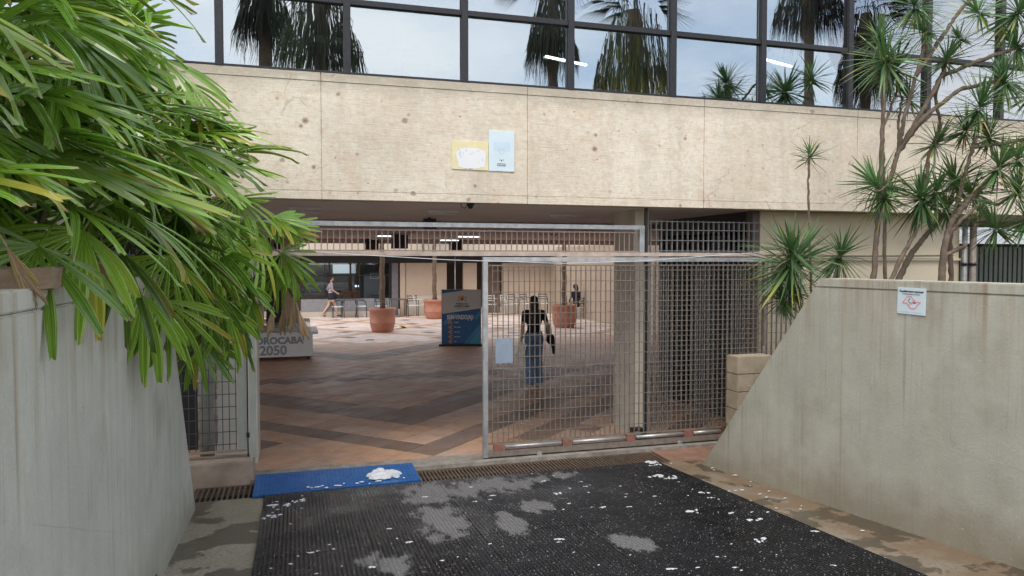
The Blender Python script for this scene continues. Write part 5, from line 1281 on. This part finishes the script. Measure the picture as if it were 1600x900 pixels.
def visitor():
    P = atz(517,495); rt = empty('person', (P.x,P.y,0), 'far visitor in lilac top and dark skirt walking past the shopfront', 'person'); rt.rotation_euler.z = R(-78)
    s = [('e',(0,0,.93),(.16,.12,.13)),('e',(0,0,1.08),(.13,.095,.13)),('e',(0,0,1.25),(.16,.11,.16)),('c',(-.14,0,1.36),(.14,0,1.36),.055,.055),('c',(0,0,1.36),(0,.02,1.47),.046,.045),('e',(0,.03,1.54),(.072,.09,.105)),('e',(0,.12,1.53),(.012,.016,.02)),
         ('c',(.08,0,.88),(.085,.14,.50),.09,.055),('c',(.085,.14,.50),(.08,.26,.10),.052,.032),('c',(-.08,0,.88),(-.08,-.06,.48),.09,.055),('c',(-.08,-.06,.48),(-.075,-.30,.16),.052,.032),
         ('c',(.08,.25,.06),(.085,.40,.03),.03,.026),('c',(-.075,-.31,.12),(-.078,-.20,.03),.03,.026),('e',(0,.03,.80),(.17,.16,.20)),
         ('c',(-.17,0,1.35),(-.20,-.10,1.12),.048,.038),('c',(-.20,-.10,1.12),(-.19,.02,.93),.036,.026),('c',(.17,0,1.35),(.20,.03,1.10),.048,.038),('c',(.20,.03,1.10),(.19,.20,.98),.036,.026)]
    hand(s, (-.19,.02,.92), (0,.2,-1), (0,1,0), (1,0,0)); hand(s, (.19,.205,.975), (0,.8,-.5), (0,.2,1), (-1,0,0))
    def reg(c):
        if c.z < .07: return 3
        if c.z < .70: return 0
        if c.z < .98: return 0 if abs(c.x) > .18 else 2
        if c.z < 1.41: return 0 if (abs(c.x) > .175 and c.z < 1.12) else 1
        return 0
    body('body', s, .014, [K['skin'],K['lilac'],K['navy'],K['black']], reg, rt)
    body('hair', [('e',(0,.0,1.57),(.085,.095,.09)),('e',(0,-.06,1.46),(.07,.05,.13))], .016, [K['hair']], lambda c: 0, rt, 3)
visitor()
def sitter():
    P = at(900,490,27.0); rt = empty('person', (P.x,P.y,0), 'seated visitor in dark clothes behind the planter seen through the gate', 'person'); rt.rotation_euler.z = R(20)
    s = [('e',(0,0,.56),(.18,.14,.12)),('e',(0,.0,.74),(.15,.11,.15)),('e',(0,.02,.93),(.19,.12,.17)),('c',(-.17,.02,1.03),(.17,.02,1.03),.06,.06),('c',(0,.03,1.05),(0,.05,1.15),.052,.05),('e',(0,.06,1.24),(.077,.095,.11)),('e',(0,.155,1.23),(.012,.016,.02)),
         ('c',(.1,.05,.53),(.12,.45,.50),.085,.065),('c',(.12,.45,.50),(.12,.42,.09),.06,.04),('c',(-.1,.05,.53),(-.12,.45,.50),.085,.065),('c',(-.12,.45,.50),(-.12,.42,.09),.06,.04),('c',(.12,.42,.04),(.12,.58,.035),.036,.03),('c',(-.12,.42,.04),(-.12,.58,.035),.036,.03),
         ('c',(-.2,.02,1.02),(-.25,.05,.78),.052,.042),('c',(-.25,.05,.78),(-.14,.28,.66),.04,.028),('c',(.2,.02,1.02),(.25,.05,.78),.052,.042),('c',(.25,.05,.78),(.14,.28,.66),.04,.028)]
    hand(s, (-.14,.29,.655), (.3,.9,-.2), (1,-.2,.2), (0,0,-1)); hand(s, (.14,.29,.655), (-.3,.9,-.2), (-1,-.2,.2), (0,0,-1))
    body('body', s, .014, [K['skin'],K['navy'],K['shirtk']], lambda c: 0 if (c.z > 1.11 or (c.y > .2 and .56 < c.z < .72)) else (2 if c.z < .6 else 1), rt)
    body('hair', [('e',(0,.035,1.28),(.098,.112,.105)),('e',(0,-.03,1.19),(.088,.075,.13))], .016, [K['hair']], lambda c: 0, rt, 3)
    c = ch_b.copy(); C.objects.link(c)
    for chd in list(ch_b.children):
        d = chd.copy(); C.objects.link(d); d.parent = c
    c.location = (P.x+.0,P.y-.0,0); c.rotation_euler.z = R(200); tag(c, 'black chair carrying the seated visitor behind the planter', 'chair', 'cafe chairs along the far wall')
sitter()
# office tube lamps behind the glass
for i,(px,py,Y,lab) in enumerate(((1180,85,12.0,'lit office tube seen through glass above the low yucca reflection'),(1215,98,11.2,'second lit office tube behind the window next to the first'),(885,95,11.0,'lit office tube behind the narrow mullion of the middle window'),(1285,50,11.5,'lit office tube behind the tilted window sash'))):
    P = at(px,py,Y); o = empty('office_lamp', P, lab, 'lamp', 'lit tubes inside the office'); o.rotation_euler.z = R(20)
    child('tube', MB().tube([(-.42,0,0),(.42,0,0)], .018, 8).mesh('tube', K['lampoffice']), o)
    child('hanger', MB().tube([(-.15,0,.0),(-.15,0,6.05-P.z)], .004, 5).tube([(.15,0,.0),(.15,0,6.05-P.z)], .004, 5).mesh('hanger', K['frame']), o)

# lettering and small print belong to the sheet, plate or board that carries them
for o in list(S.objects):
    if o.parent is None: continue
    nm = o.name.split('.')[0]; root = o.parent.name.split('.')[0]
    sib = {c.name.split('.')[0]: c for c in o.parent.children}; to = None
    if root == 'no_smoking_sign' and nm in ('lettering', 'small_print', 'slash', 'cigarette', 'smoke_mark'): to = 'plate'
    if root == 'poster' and nm in ('lettering', 'caption', 'print_marks', 'emblem', 'crest'): to = 'sheet'
    if root == 'welcome_banner' and nm in ('lettering', 'small_print', 'chevron', 'rule'): to = 'board'
    if root == 'display_table' and nm == 'model': to = 'case'; o.matrix_parent_inverse = Matrix.Identity(4)
    if to in sib: o.parent = sib[to]
